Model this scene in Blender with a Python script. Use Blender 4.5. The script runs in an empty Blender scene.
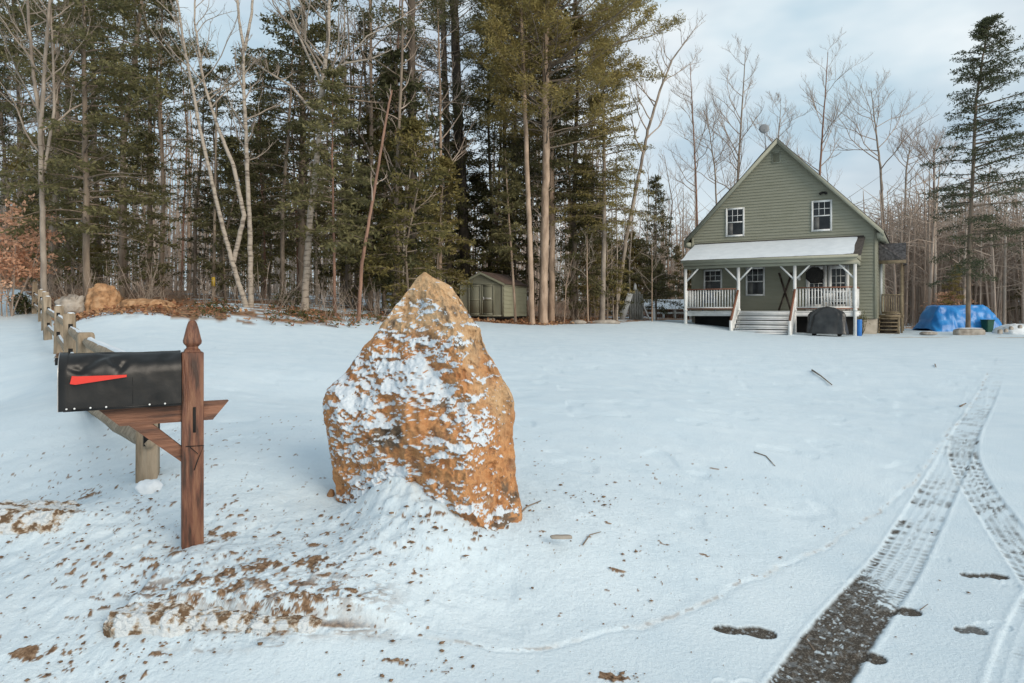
import bpy, math, random
import numpy as np
from mathutils import Vector, Matrix

# ------------------------------------------------------------------ camera, sky, sun
F = 24 / 36 * 1024           # focal length in pixels
CX, HY, EYE = 512.0, 311.0, 1.5
S = bpy.context.scene
COL = S.collection
cam_d = bpy.data.cameras.new("camera"); cam = bpy.data.objects.new("camera", cam_d); COL.objects.link(cam)
cam.location = (0, 0, EYE); cam.rotation_euler = (math.radians(90), 0, 0)
cam_d.lens = 24; cam_d.sensor_width = 36; cam_d.clip_end = 2000; cam_d.clip_start = 0.05
cam_d.shift_y = -(341.5 - HY) / 1024
S.camera = cam

SUN_EL, SUN_AZ = math.radians(25), math.radians(138)      # azimuth clockwise from +Y
w = bpy.data.worlds.new("World"); S.world = w; w.use_nodes = True
nt = w.node_tree; N = nt.nodes; L = nt.links; N.clear()
out = N.new('ShaderNodeOutputWorld'); bg = N.new('ShaderNodeBackground'); bg.inputs[1].default_value = 0.1
sky = N.new('ShaderNodeTexSky'); sky.sky_type = 'NISHITA'; sky.sun_disc = False
sky.sun_elevation = SUN_EL; sky.sun_rotation = SUN_AZ; sky.air_density = 1.0; sky.dust_density = 1.5; sky.ozone_density = 1.5
tc = N.new('ShaderNodeTexCoord'); mp = N.new('ShaderNodeMapping'); mp.inputs['Scale'].default_value = (1.3, 1.3, 3.2)
mp.inputs['Location'].default_value = (3.1, 0.4, 0.35)
n1 = N.new('ShaderNodeTexNoise'); n1.inputs['Scale'].default_value = 1.5; n1.inputs['Detail'].default_value = 5; n1.inputs['Roughness'].default_value = .5
cr = N.new('ShaderNodeValToRGB'); cr.color_ramp.elements[0].position = .30; cr.color_ramp.elements[0].color = (.35, .35, .35, 1)
cr.color_ramp.elements[1].position = .62; cr.color_ramp.elements[1].color = (.97, .97, .97, 1)
n2 = N.new('ShaderNodeTexNoise'); n2.inputs['Scale'].default_value = 2.3; n2.inputs['Detail'].default_value = 4
cc = N.new('ShaderNodeValToRGB'); cc.color_ramp.elements[0].position = .40; cc.color_ramp.elements[0].color = (4.6, 5.9, 6.7, 1)
cc.color_ramp.elements[1].position = .62; cc.color_ramp.elements[1].color = (7.5, 8.0, 8.2, 1)
mx = N.new('ShaderNodeMix'); mx.data_type = 'RGBA'
L.new(tc.outputs['Generated'], mp.inputs[0]); L.new(mp.outputs[0], n1.inputs[0]); L.new(mp.outputs[0], n2.inputs[0])
L.new(n1.outputs[0], cr.inputs[0]); L.new(n2.outputs[0], cc.inputs[0])
L.new(cr.outputs[0], mx.inputs[0]); L.new(sky.outputs[0], mx.inputs[6]); L.new(cc.outputs[0], mx.inputs[7])
L.new(mx.outputs[2], bg.inputs[0]); L.new(bg.outputs[0], out.inputs[0])
sd = bpy.data.lights.new("sun", 'SUN'); sd.energy = 2.0; sd.angle = math.radians(34); sd.color = (1, .88, .74)
so = bpy.data.objects.new("sun", sd); COL.objects.link(so)
dsun = Vector((math.sin(SUN_AZ) * math.cos(SUN_EL), math.cos(SUN_AZ) * math.cos(SUN_EL), math.sin(SUN_EL)))
so.rotation_euler = dsun.to_track_quat('Z', 'Y').to_euler()
vs = S.view_settings; vs.view_transform = 'Standard'; vs.look = 'None'; vs.gamma = 1; vs.exposure = 0.30; vs.use_curve_mapping = False
S.render.engine = 'CYCLES'; S.cycles.max_bounces = 6; S.cycles.transparent_max_bounces = 16
random.seed(7)

# ------------------------------------------------------------------ numeric helpers
_T2 = np.random.RandomState(1).rand(256, 256)
_T3 = np.random.RandomState(2).rand(64, 64, 64)
def n2d(x, y):
    xi = np.floor(x).astype(int); yi = np.floor(y).astype(int); fx = x - xi; fy = y - yi
    fx = fx * fx * (3 - 2 * fx); fy = fy * fy * (3 - 2 * fy)
    a, b, c, d = xi & 255, (xi + 1) & 255, yi & 255, (yi + 1) & 255
    return (_T2[a, c] * (1 - fx) + _T2[b, c] * fx) * (1 - fy) + (_T2[a, d] * (1 - fx) + _T2[b, d] * fx) * fy
def n3d(x, y, z):
    xi, yi, zi = [np.floor(q).astype(int) for q in (x, y, z)]
    f = [q - i for q, i in ((x, xi), (y, yi), (z, zi))]; fx, fy, fz = [q * q * (3 - 2 * q) for q in f]
    r = 0
    for i in (0, 1):
        for j in (0, 1):
            for k in (0, 1):
                r = r + _T3[(xi + i) & 63, (yi + j) & 63, (zi + k) & 63] * (fx if i else 1 - fx) * (fy if j else 1 - fy) * (fz if k else 1 - fz)
    return r
def fbm2(x, y, o=4, g=.5):
    r = 0; a = 1; s = 0
    for i in range(o):
        r = r + a * n2d(x * 2**i + 17.3 * i, y * 2**i + 9.1 * i); s += a; a *= g
    return r / s
def fbm3(x, y, z, o=4, g=.5):
    r = 0; a = 1; s = 0
    for i in range(o):
        r = r + a * n3d(x * 2**i + 7.3 * i, y * 2**i + 3.1 * i, z * 2**i + 5.7 * i); s += a; a *= g
    return r / s
def sst(a, b, x):
    t = np.clip((x - a) / (b - a), 0, 1); return t * t * (3 - 2 * t)

# ------------------------------------------------------------------ terrain function
def P(px, Y, z): return ((px - CX) / F * Y, Y, z)
def PY(px, py, Y): return ((px - CX) / F * Y, Y, EYE - (py - HY) * Y / F)
CTRL = [(0, 0, 0), (-3, 0, .05), (3, 0, 0), (-4, -4, 0), (4, -4, 0), (0, -20, 0), (-20, -20, .3), (20, -20, 0),
        (-1.5, 2.4, .20), (-.6, 2.4, .17), (0, 2.4, .12), (1.5, 2.7, 0), (3, 3, 0), (5, 4, 0), (1.2, 2.2, .0), (2.6, 4, 0), (3.2, 5, .0),
        (-1.45, 3.15, .41), (-2.9, 3.0, .30), (-2.6, 3.6, .34), (-2.08, 3.9, .56), (-.75, 3.8, .40), (0, 3.55, .39),
        (-1.5, 2.75, .33), (-.7, 2.75, .31), (0, 3.0, .2), (.6, 3.2, .17), (1.1, 4, .2), (2.0, 4.3, .05),
        (-4, 6.4, .62), (-5.75, 8.9, .66), (-7.6, 11.5, .80), (-9.6, 14, .90), (-11.3, 16.5, 1.02), (-13.1, 19, 1.22), (-15, 21.5, 1.42),
        PY(5, 290, 40), PY(-10, 331, 16), PY(0, 402, 8.5), PY(-40, 520, 4), PY(-300, 420, 8), (-25, 10, .6), (-40, 25, 1.5),
        PY(300, 400, 8), PY(512, 402, 8), PY(620, 400, 8.3), PY(300, 350, 13), PY(600, 350, 16), PY(450, 345, 17),
        PY(100, 313, 17), PY(250, 320, 17.5), PY(430, 321, 24), PY(500, 322.5, 32), PY(600, 323.5, 31), PY(680, 323, 34),
        PY(740, 331.5, 31), PY(885, 334.5, 31), PY(950, 332, 33), PY(1015, 333, 32), P(850, 18, .33), P(780, 10, .22),
        PY(960, 425, 8), PY(1000, 352, 19), PY(1080, 440, 7), PY(1100, 360, 16), (25, 18, .3), (30, 30, .4),
        PY(100, 300, 25), PY(250, 301, 25), PY(430, 313, 34), PY(560, 316, 40), PY(680, 318, 45), P(900, 45, .6), P(1024, 45, .6),
        (-60, 75, 4.2), (-25, 75, 3.4), (0, 75, 2.6), (30, 75, 1.6), (70, 75, 1.0), (-80, 40, 3.5), (70, 30, .5),
        (-120, 160, 5), (0, 160, 4), (120, 160, 2), (-160, 0, 2), (160, 0, 0), (0, -160, 0)]
_c = np.array(CTRL); _n = len(_c)
def _U(r2): return np.where(r2 > 1e-9, .5 * r2 * np.log(r2 + 1e-12), 0)
_K = _U(((_c[:, None, :2] - _c[None, :, :2])**2).sum(2)) + np.eye(_n) * 0.02
_Pm = np.c_[np.ones(_n), _c[:, :2]]
_sol = np.linalg.solve(np.block([[_K, _Pm], [_Pm.T, np.zeros((3, 3))]]), np.r_[_c[:, 2], 0, 0, 0])
def berm_edge(X): return 2.63 + .012 * np.sin(X * 9) + .05 * (fbm2(X * 5 + 3, X * 0, 3) - .5)
def gz(X, Y):
    X = np.atleast_1d(np.asarray(X, float)); Y = np.atleast_1d(np.asarray(Y, float))
    sh = X.shape; x = X.ravel(); y = Y.ravel()
    R = np.sqrt(x * x + y * y); k = np.minimum(1, 155 / np.maximum(R, 1e-6)); xc = x * k; yc = y * k
    z = _sol[_n] + _sol[_n + 1] * xc + _sol[_n + 2] * yc
    for i in range(_n):
        z = z + _sol[i] * _U((xc - _c[i, 0])**2 + (yc - _c[i, 1])**2)
    e = berm_edge(x); g = y - e
    lat = sst(-1.56, -1.50, x) * (1 - sst(-.72, -.25, x))
    z = z + lat * .060 * sst(.05, .10, g) * (1 - sst(.05, .75, g))
    # low banks: beside the fence path, in front of the boulder
    z = z + (.21 + .12 * (fbm2(x * 9, y * 9, 3) - .5)) * np.exp(-np.abs((x + .46) / .29)**2.6 - np.abs((y - 3.56) / np.where(y < 3.66, .40, .25))**2) + .10 * np.exp(-(((x + .70) / .20)**2 + ((y - 3.64) / .17)**2))
    z = z + .10 * np.exp(-(((x + 2.45) / .30)**2 + ((y - 3.42) / .20)**2))
    z = z + .012 * np.exp(-(((x + 1.44) / .25)**2 + ((y - 3.1) / .15)**2))
    return z.reshape(sh)
def gzs(x, y): return float(gz(x, y)[0])
def hit(px, py):
    Y = np.geomspace(1.8, 60, 1500); X = (px - CX) / F * Y
    d = (EYE - (py - HY) * Y / F) - gz(X, Y)
    i = int(np.argmax(d <= 0)); Yh = Y[i] if d[i] <= 0 else 60.
    if i > 0:
        t = d[i - 1] / (d[i - 1] - d[i]); Yh = Y[i - 1] + t * (Y[i] - Y[i - 1])
    return (px - CX) / F * Yh, Yh

# ------------------------------------------------------------------ mesh helpers
class MB:
    def __init__(s): s.V = []; s.F = []; s.M = []; s.n = 0
    def add(s, v, f, m=0):
        v = np.asarray(v, float); f = np.asarray(f, int)
        if len(f) == 0: return
        s.V.append(v); s.F.append(f + s.n); s.M.append(np.full(len(f), m)); s.n += len(v)
    def box(s, x0, y0, z0, x1, y1, z1, m=0, M=None):
        v = np.array([(x, y, z) for x in (x0, x1) for y in (y0, y1) for z in (z0, z1)], float)
        if M is not None: v = np.array([tuple(M @ Vector(p)) for p in v])
        s.add(v, [(0, 1, 3, 2), (4, 6, 7, 5), (0, 4, 5, 1), (2, 3, 7, 6), (0, 2, 6, 4), (1, 5, 7, 3)], m)
    def bar(s, a, b, w, h=None, m=0, up=(0, 0, 1)):
        h = h or w; a = Vector(a); b = Vector(b); d = (b - a); l = d.length; d.normalize()
        u = Vector(up)
        if abs(d.dot(u)) > .98: u = Vector((0, 1, 0))
        x = d.cross(u).normalized(); z = x.cross(d).normalized()
        M = Matrix((x, d, z)).transposed().to_4x4(); M.translation = a
        s.box(-w / 2, 0, -h / 2, w / 2, l, h / 2, m, M)
    def tube(s, pts, rad, n=6, m=0, cap=False, rough=0):
        pts = np.asarray(pts, float); k = len(pts); rad = np.broadcast_to(np.asarray(rad, float), (k,))
        d = np.gradient(pts, axis=0); d /= np.linalg.norm(d, axis=1)[:, None] + 1e-9
        ref = np.array((0.31, 0.95, 0.05)) if abs(d[0][2]) > .6 else np.array((0, 0, 1.))
        u = np.cross(d, ref); u /= np.linalg.norm(u, axis=1)[:, None] + 1e-9; v = np.cross(u, d)
        a = np.arange(n) * 2 * math.pi / n
        R = rad[:, None] * np.ones(n)
        if rough: R = R * (1 + rough * (np.random.rand(k, n) - .5))
        V = pts[:, None, :] + R[:, :, None] * (np.cos(a)[None, :, None] * u[:, None, :] + np.sin(a)[None, :, None] * v[:, None, :])
        i = np.arange(k - 1)[:, None]; j = np.arange(n)[None, :]; j2 = (j + 1) % n
        Fq = np.stack([i * n + j, i * n + j2, (i + 1) * n + j2, (i + 1) * n + j], -1).reshape(-1, 4)
        s.add(V.reshape(-1, 3), Fq, m)
        if cap:
            s.V.append(np.zeros((0, 3)));
            for st in (0, k - 1):
                ring = s.n - k * n + st * n + np.arange(n)
                s.F.append(ring[None, :] if st else ring[None, ::-1]); s.M.append(np.full(1, m))
    def poly(s, pts, m=0): s.add(pts, [list(range(len(pts)))], m)
    def prism(s, poly, M, th, m=0):     # polygon in local xy extruded along local z
        n = len(poly)
        a = [tuple(M @ Vector((p[0], p[1], 0))) for p in poly]; b = [tuple(M @ Vector((p[0], p[1], th))) for p in poly]
        s.add(a + b, [(i, (i + 1) % n, n + (i + 1) % n, n + i) for i in range(n)], m)
        s.add(a, [list(range(n))[::-1]], m); s.add(b, [list(range(n))], m)
    def grid(s, V, m=0, loop=False):
        r, c = V.shape[:2]; i = np.arange(r - 1)[:, None]; j = np.arange(c if loop else c - 1)[None, :]; j2 = (j + 1) % c
        s.add(V.reshape(-1, 3), np.stack([i * c + j, i * c + j2, (i + 1) * c + j2, (i + 1) * c + j], -1).reshape(-1, 4), m)
    def mesh(s, name, mats, smooth=False):
        me = bpy.data.meshes.new(name); V = np.concatenate(s.V)
        tot = np.concatenate([np.full(len(f), f.shape[1]) for f in s.F]); lv = np.concatenate([f.ravel() for f in s.F])
        me.vertices.add(len(V)); me.vertices.foreach_set('co', V.astype(np.float32).ravel())
        me.loops.add(len(lv)); me.loops.foreach_set('vertex_index', lv.astype(np.int32))
        me.polygons.add(len(tot)); st = np.r_[0, np.cumsum(tot)[:-1]]
        me.polygons.foreach_set('loop_start', st.astype(np.int32)); me.polygons.foreach_set('loop_total', tot.astype(np.int32))
        me.polygons.foreach_set('material_index', np.concatenate(s.M).astype(np.int32))
        if smooth: me.polygons.foreach_set('use_smooth', np.ones(len(tot), bool))
        for q in (mats if isinstance(mats, (list, tuple)) else [mats]): me.materials.append(q)
        me.update(calc_edges=True); me.validate()
        return me
    def build(s, name, mats, parent=None, smooth=False, bevel=0):
        o = bpy.data.objects.new(name, s.mesh(name, mats, smooth)); COL.objects.link(o)
        if parent: o.parent = parent
        if bevel:
            b = o.modifiers.new('bevel', 'BEVEL'); b.width = bevel; b.segments = 2; b.limit_method = 'ANGLE'
        return o
def tag(o, label=None, cat=None, group=None, kind=None):
    if label: o['label'] = label
    if cat: o['category'] = cat
    if group: o['group'] = group
    if kind: o['kind'] = kind
    return o
def empty(name, loc, rz=0, label=None, cat=None, group=None):
    o = bpy.data.objects.new(name, None); COL.objects.link(o); o.location = loc; o.rotation_euler = (0, 0, rz)
    o.empty_display_size = .1
    return tag(o, label, cat, group)
def copy_tree(o, parent=None):
    c = o.copy(); COL.objects.link(c); c.parent = parent
    for ch in list(o.children): copy_tree(ch, c)
    return c

# ------------------------------------------------------------------ materials
def mat(name, c1, c2=None, scale=5, rough=.8, bump=0, bscale=None, detail=4, spec=.3, metal=0, stretch=(1, 1, 1), c3=None, lo=.35, hi=.65, coords='Object', emit=None):
    m = bpy.data.materials.new(name); m.use_nodes = True; n = m.node_tree.nodes; l = m.node_tree.links
    b = n['Principled BSDF']; b.inputs['Roughness'].default_value = rough; b.inputs['Metallic'].default_value = metal
    b.inputs['Specular IOR Level'].default_value = spec
    t = n.new('ShaderNodeTexCoord'); mp = n.new('ShaderNodeMapping'); mp.inputs['Scale'].default_value = stretch
    l.new(t.outputs[coords], mp.inputs[0])
    no = n.new('ShaderNodeTexNoise'); no.inputs['Scale'].default_value = scale; no.inputs['Detail'].default_value = detail
    l.new(mp.outputs[0], no.inputs[0])
    r = n.new('ShaderNodeValToRGB'); e = r.color_ramp.elements
    c2 = c2 or tuple(q * .8 for q in c1)
    e[0].position = lo; e[0].color = (*c1, 1); e[1].position = hi; e[1].color = (*c2, 1)
    if c3: x = e.new((lo + hi) / 2); x.color = (*c3, 1)
    l.new(no.outputs[0], r.inputs[0]); l.new(r.outputs[0], b.inputs['Base Color'])
    if bump:
        nb = n.new('ShaderNodeTexNoise'); nb.inputs['Scale'].default_value = bscale or scale * 3; nb.inputs['Detail'].default_value = 5
        l.new(mp.outputs[0], nb.inputs[0]); bu = n.new('ShaderNodeBump'); bu.inputs['Strength'].default_value = bump; bu.inputs['Distance'].default_value = .02
        l.new(nb.outputs[0], bu.inputs['Height']); l.new(bu.outputs[0], b.inputs['Normal'])
    return m
def foliage(name, c1, c2, scale=.8):
    m = bpy.data.materials.new(name); m.use_nodes = True; n = m.node_tree.nodes; l = m.node_tree.links
    b = n['Principled BSDF']; b.inputs['Roughness'].default_value = .65; b.inputs['Specular IOR Level'].default_value = .25
    t = n.new('ShaderNodeTexCoord'); no = n.new('ShaderNodeTexNoise'); no.inputs['Scale'].default_value = scale; no.inputs['Detail'].default_value = 6; no.inputs['Roughness'].default_value = .8
    l.new(t.outputs['Object'], no.inputs[0]); r = n.new('ShaderNodeValToRGB'); e = r.color_ramp.elements
    e[0].position = .33; e[0].color = (*c1, 1); e[1].position = .66; e[1].color = (*c2, 1)
    oi = n.new('ShaderNodeObjectInfo'); ad = n.new('ShaderNodeMath'); ad.operation = 'MULTIPLY_ADD'; ad.inputs[1].default_value = .24; 
    sb = n.new('ShaderNodeMath'); sb.operation = 'SUBTRACT'; sb.inputs[1].default_value = .12
    l.new(oi.outputs['Random'], ad.inputs[0]); l.new(no.outputs[0], ad.inputs[2]); l.new(ad.outputs[0], sb.inputs[0]); l.new(sb.outputs[0], r.inputs[0])
    tr = n.new('ShaderNodeBsdfTranslucent'); mx = n.new('ShaderNodeMixShader'); mx.inputs[0].default_value = .35
    l.new(r.outputs[0], b.inputs['Base Color']); l.new(r.outputs[0], tr.inputs[0]); l.new(b.outputs[0], mx.inputs[1]); l.new(tr.outputs[0], mx.inputs[2])
    l.new(mx.outputs[0], n['Material Output'].inputs[0])
    return m
M = {}
M['needle'] = foliage('needle_dark', (.060, .066, .030), (.205, .185, .085))
M['needle_olive'] = foliage('needle_olive', (.11, .105, .038), (.34, .27, .10), .6)
M['needle_blue'] = foliage('needle_spruce', (.035, .055, .033), (.11, .12, .065))
M['leaf_beech'] = foliage('beech_leaf', (.68, .40, .26), (.86, .60, .43), 3)
M['leaf_green'] = foliage('shrub_leaf', (.04, .06, .02), (.10, .10, .04), 3)
M['bark_dark'] = mat('bark_dark', (.14, .11, .085), (.27, .215, .165), 6, .95, .8, 18, stretch=(1, 1, .25), coords='Object')
M['bark_tan'] = mat('bark_tan', (.25, .18, .13), (.45, .335, .25), 6, .95, .8, 18, stretch=(1, 1, .25))
M['bark_grey'] = mat('bark_grey', (.17, .14, .115), (.33, .28, .23), 5, .9, .5, 18, stretch=(1, 1, .35))
M['bark_birch'] = mat('bark_birch', (.36, .31, .255), (.13, .105, .085), 7, .85, .3, 20, stretch=(.5, .5, 2.2), lo=.5, hi=.68)
M['bark_red'] = mat('bark_red', (.15, .085, .06), (.29, .17, .12), 6, .9, .5, 18, stretch=(1, 1, .35))
M['bark_black'] = mat('bark_blackish', (.055, .045, .036), (.12, .095, .075), 6, .95, .8, 18, stretch=(1, 1, .25))
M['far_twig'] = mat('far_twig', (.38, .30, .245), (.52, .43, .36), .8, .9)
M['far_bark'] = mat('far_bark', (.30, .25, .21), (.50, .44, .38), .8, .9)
M['twig'] = mat('twig', (.27, .21, .165), (.44, .36, .30), 1.5, .9)
M['twig_pale'] = mat('twig_pale', (.22, .18, .145), (.33, .28, .23), 1.5, .9)
M['snow'] = mat('snow_cap', (.74, .79, .83), (.68, .73, .77), 3, .7, .3, 25)
M['siding'] = mat('sage_siding', (.262, .262, .20), (.295, .295, .232), 1.2, .7, stretch=(1, 1, 5))
M['trimsage'] = mat('sage_trim', (.33, .335, .265), (.29, .295, .235), 2, .6)
M['white'] = mat('white_paint', (.78, .79, .78), (.66, .67, .66), 4, .5)
M['roof'] = mat('dark_shingle', (.035, .032, .032), (.075, .068, .062), 14, .9, .5, 40)
M['roofred'] = mat('red_shingle', (.10, .070, .058), (.15, .105, .088), 10, .9, .5, 40)
M['glass'] = mat('dark_glass', (.010, .011, .012), (.03, .032, .034), 1.5, .12, spec=.35)
M['black'] = mat('black_void', (.012, .012, .012), (.02, .02, .018), 3, .9)
M['concrete'] = mat('concrete', (.42, .38, .32), (.30, .27, .22), 3, .9, .3, 12)
M['railbrown'] = mat('rail_brown', (.26, .12, .075), (.18, .08, .05), 6, .6, stretch=(4, 4, 1))
M['deckwood'] = mat('deck_wood', (.20, .155, .10), (.31, .245, .16), 6, .8, .2)
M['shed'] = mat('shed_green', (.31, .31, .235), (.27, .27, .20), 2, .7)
M['shed_lit'] = mat('shed_green_lit', (.40, .41, .30), (.36, .37, .27), 2, .7)  # shed green lightened, sunlight on the right wall put into the colour; rake too
M['tarp'] = mat('blue_tarp', (.012, .17, .50), (.022, .25, .64), 2.5, .38, .35, 6, spec=.5)
M['cover'] = mat('black_cover', (.014, .015, .016), (.04, .042, .043), 3, .35, .5, 7, spec=.5)
M['bluebin'] = mat('blue_plastic', (.03, .18, .52), (.02, .13, .42), 3, .4)
M['greenbin'] = mat('green_plastic', (.015, .075, .05), (.01, .05, .035), 3, .4)
M['stone'] = mat('grey_stone', (.22, .19, .16), (.42, .38, .33), 3.5, .9, .8, 14)
M['stonebrown'] = mat('brown_stone', (.20, .115, .06), (.48, .30, .17), 6, .9, 1.0, 14, c3=(.36, .20, .10))
M['dirt'] = mat('dirt_clod', (.10, .060, .035), (.24, .155, .095), 30, .95)
M['leaf_dead'] = mat('dead_leaf', (.20, .085, .045), (.34, .17, .09), 9, .85)
M['fence'] = mat('weathered_cedar', (.20, .155, .105), (.35, .285, .21), 7, .9, .6, 22, stretch=(3, 3, .5))
M['yellow'] = mat('yellow_marker', (.55, .38, .05), (.45, .3, .04), 4, .6)
M['dish'] = mat('dish_grey', (.24, .25, .26), (.20, .21, .22), 4, .5)
M['greywood'] = mat('grey_boards', (.20, .20, .18), (.36, .36, .34), 6, .9, stretch=(4, 4, .6))

# ------------------------------------------------------------------ ground sheet
def polyline_dist(X, Y, pts):
    best = np.full(X.shape, 1e9); sd = np.zeros(X.shape); ss = np.zeros(X.shape); s0 = 0
    for (x0, y0), (x1, y1) in zip(pts[:-1], pts[1:]):
        dx, dy = x1 - x0, y1 - y0; Ls = math.hypot(dx, dy)
        t = np.clip(((X - x0) * dx + (Y - y0) * dy) / Ls**2, 0, 1)
        ex, ey = X - x0 - t * dx, Y - y0 - t * dy; d = np.hypot(ex, ey); k = d < best
        best = np.where(k, d, best); sd = np.where(k, (dx * ey - dy * ex) / Ls, sd); ss = np.where(k, s0 + t * Ls, ss); s0 += Ls
    return best, sd, ss
def smooth_pts(p, n=10):
    p = np.array(p); t = np.arange(len(p)); tt = np.linspace(0, len(p) - 1, (len(p) - 1) * n + 1)
    x = np.interp(tt, t, p[:, 0]); y = np.interp(tt, t, p[:, 1]); k = np.ones(n) / n
    xs = np.convolve(np.pad(x, n // 2, 'edge'), k, 'same')[n // 2: n // 2 + len(x)]; ys = np.convolve(np.pad(y, n // 2, 'edge'), k, 'same')[n // 2: n // 2 + len(y)]
    return list(zip(xs, ys))[::3]
TRACK_A = smooth_pts([hit(*p) for p in [(780, 730), (809, 683), (838, 640), (870, 600), (895, 568), (912, 538), (931, 502), (950, 470), (967, 430), (984, 400), (998, 374), (1004, 356), (996, 347), (970, 341), (940, 338.5)]])
TRACK_B = smooth_pts([hit(*p) for p in [(965, 440), (962, 455), (972, 480), (994, 512), (1016, 543), (1040, 575), (1090, 640)]])
TRACK_C = smooth_pts([hit(*p) for p in [(1110, 520), (1060, 590), (1038, 640), (1028, 683), (1016, 740)]])
RIDGE = smooth_pts([hit(*p) for p in [(250, 640), (330, 632), (420, 636), (500, 645), (560, 643), (650, 618), (720, 595), (790, 560), (845, 532), (885, 505), (915, 480), (935, 450), (957, 420), (975, 395), (990, 368)]])
def boot(px, py, ang, ln=.30): return (*hit(px, py), ang, ln)
BOOTS = [(boot(745, 631, 4, .29), 1), (boot(984, 575.5, -2, .27), 1), (boot(970, 630, 3, .15), .9), (boot(899, 612, 12, .24), 1), (boot(862, 658, 10, .22), 1),
         (boot(993, 625, 3, .17), .0), (boot(940, 558, 0, .11), 0.), (boot(1006, 584, 0, .12), .0), (boot(853, 583, 5, .1), 0), (boot(738, 686, 0, .2), .08)]
def edgeY(px):   # distance at which the snow of the yard ends
    return np.interp(px, [-400, 0, 34, 60, 175, 200, 240, 330, 430, 455, 545, 600, 640, 700, 860, 900, 1100, 1500], [60, 60, 26, 16.3, 16.5, 16.9, 16.9, 18.2, 21.5, 29.2, 29.0, 31, 34, 42, 44, 36.5, 38, 40])
def build_ground():
    inner = np.linspace(-.80, .80, 1060)
    th = np.r_[np.linspace(-math.pi, -.82, 90), inner[(inner > -.80)], np.linspace(.82, math.pi, 90)]
    r = [.25]; 
    while r[-1] < 900:
        q = r[-1]
        dr = .08 if q < 1.7 else max(.0045, min(q * q / (F * 1.25) * .95, .35 if q < 60 else q * .03))
        if 1.7 <= q < 2.2: dr = .02
        if 2.5 < q < 4.2: dr = min(dr, .011)
        if 2.58 < q < 3.14: dr = min(dr, .0038)
        r.append(q + dr)
    r = np.array(r); T, R = np.meshgrid(th, r)
    X = R * np.sin(T); Y = R * np.cos(T); Z = gz(X, Y)
    px = CX + F * X / np.maximum(Y, .3); front = (Y > 1)
    near = 1 - sst(5, 9, R)
    def blob(cx, cy, sx, sy): return np.exp(-(((X - cx) / sx)**2 + ((Y - cy) / sy)**2))
    # driveway side (smooth packed snow): right of the ridge line
    db, sdv, _s = polyline_dist(X, Y, RIDGE)
    right = sst(-.02, .06, -sdv) * (X > -1.2)
    # disturbed snow density
    dens = .95 * blob(-1.3, 3.05, .95, .55) + .55 * blob(-2.4, 3.5, .7, .5) + .8 * blob(-1.0, 2.75, .6, .25) + .55 * blob(-.3, 3.3, .5, .3) + .30 * blob(.35, 3.9, .30, .20) \
        + .16 * blob(.8, 3.75, .5, .3) + .4 * blob(-.25, 2.5, .35, .12) + .4 * blob(-1.6, 2.35, .5, .15) + .25 * blob(-3.2, 4.5, 1.5, 1.2) + .18 * blob(-1, 4.8, 2.2, 1) + .05 * blob(1.6, 5.3, .9, .7)
    dens = np.clip(dens * .66, 0, 1) * near
    # undulation
    Z = Z + (fbm2(X * .7, Y * .7, 3) - .5) * .04 * sst(2, 8, R) * (1 - .7 * right)
    Z = Z + (fbm2(X * 5 + 4, Y * 5, 4) - .5) * (.012 + .045 * dens) * (1 - .8 * right)
    l = fbm2(X * 17, Y * 17, 3); l2 = fbm2(X * 26 + 8, Y * 16, 3, .6); Z = Z + ((l - .5) * (.004 + .016 * dens) + (l2 - .5) * .026 * dens) * near * (1 - .8 * right)
    # old soft dimples in the yard
    dm = fbm2(X * 2.6 + 31, Y * 2.6 + 5, 2); Z = Z - .012 * sst(.66, .78, dm) * (1 - right) * (1 - sst(14, 22, R))
    # specks and clods
    Q = Y + Z * 2.6
    a = fbm2(X * 30, Q * 15, 3, .6); b = fbm2(X * 5 + 11, Y * 6, 3)
    thr = .81 - .16 * dens - .75 * (b - .5) * dens
    sp = sst(0, .035, a - thr) * (dens > .02) * (1 - right * .9)
    a2 = fbm2(X * 75 + 3, Q * 40, 2, .6); sp2 = sst(0, .06, a2 - (.90 - .2 * dens)) * near * (1 - right * .8)
    c = fbm2(X * 14 + 2.2, Q * 8 + 7, 4, .65); sp3 = sst(0, .05, c - (.84 - .15 * dens - .35 * (b - .5) * dens)) * (dens > .05)
    # hand-placed bare patches
    patch = np.zeros_like(X)
    for (qx, qy, sx, sy, wgt) in [(60, 512, .22, .035, 1), (40, 528, .14, .03, 1), (85, 497, .12, .04, .9), (165, 608, .2, .012, 1), (55, 588, .06, .012, .9), (98, 598, .04, .01, .8), (160, 655, .06, .015, .9), (70, 617, .05, .007, .9),
                            (38, 430, .15, .06, .5), (235, 582, .12, .05, .6), (305, 600, .12, .06, .8), (265, 610, .2, .05, .6), (190, 595, .15, .03, .6), (712, 469, .09, .03, .85), (620, 571, .05, .03, .8), (607, 523, .06, .03, .6), (668, 545, .06, .012, .8), (706, 555, .07, .02, .8), (608, 590, .04, .02, .8),
                            (592, 497, .09, .06, .6), (392, 661, .09, .02, .9), (440, 672, .08, .012, .9), (475, 655, .05, .02, .7), (355, 590, .05, .02, .8), (560, 535, .07, .008, .4), (350, 555, .06, .04, .5), (420, 515, .2, .06, .5), (740, 480, .1, .01, .4), (760, 458, .08, .01, .3), (700, 500, .15, .01, .3),
                            (25, 652, .13, .05, .95), (612, 677, .07, .03, .9), (60, 672, .10, .03, .7), (225, 665, .08, .02, .6), (920, 410, .02, .03, .0)]:
        hx, hy = hit(qx, qy); patch = np.maximum(patch, wgt * np.exp(-(((X - hx) / sx)**2 + ((Y - hy) / sy)**2)))
    pn = fbm2(X * 26 + 5, Q * 14, 4, .68); pm = sst(0, .05, patch * .62 + pn - .92)
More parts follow.
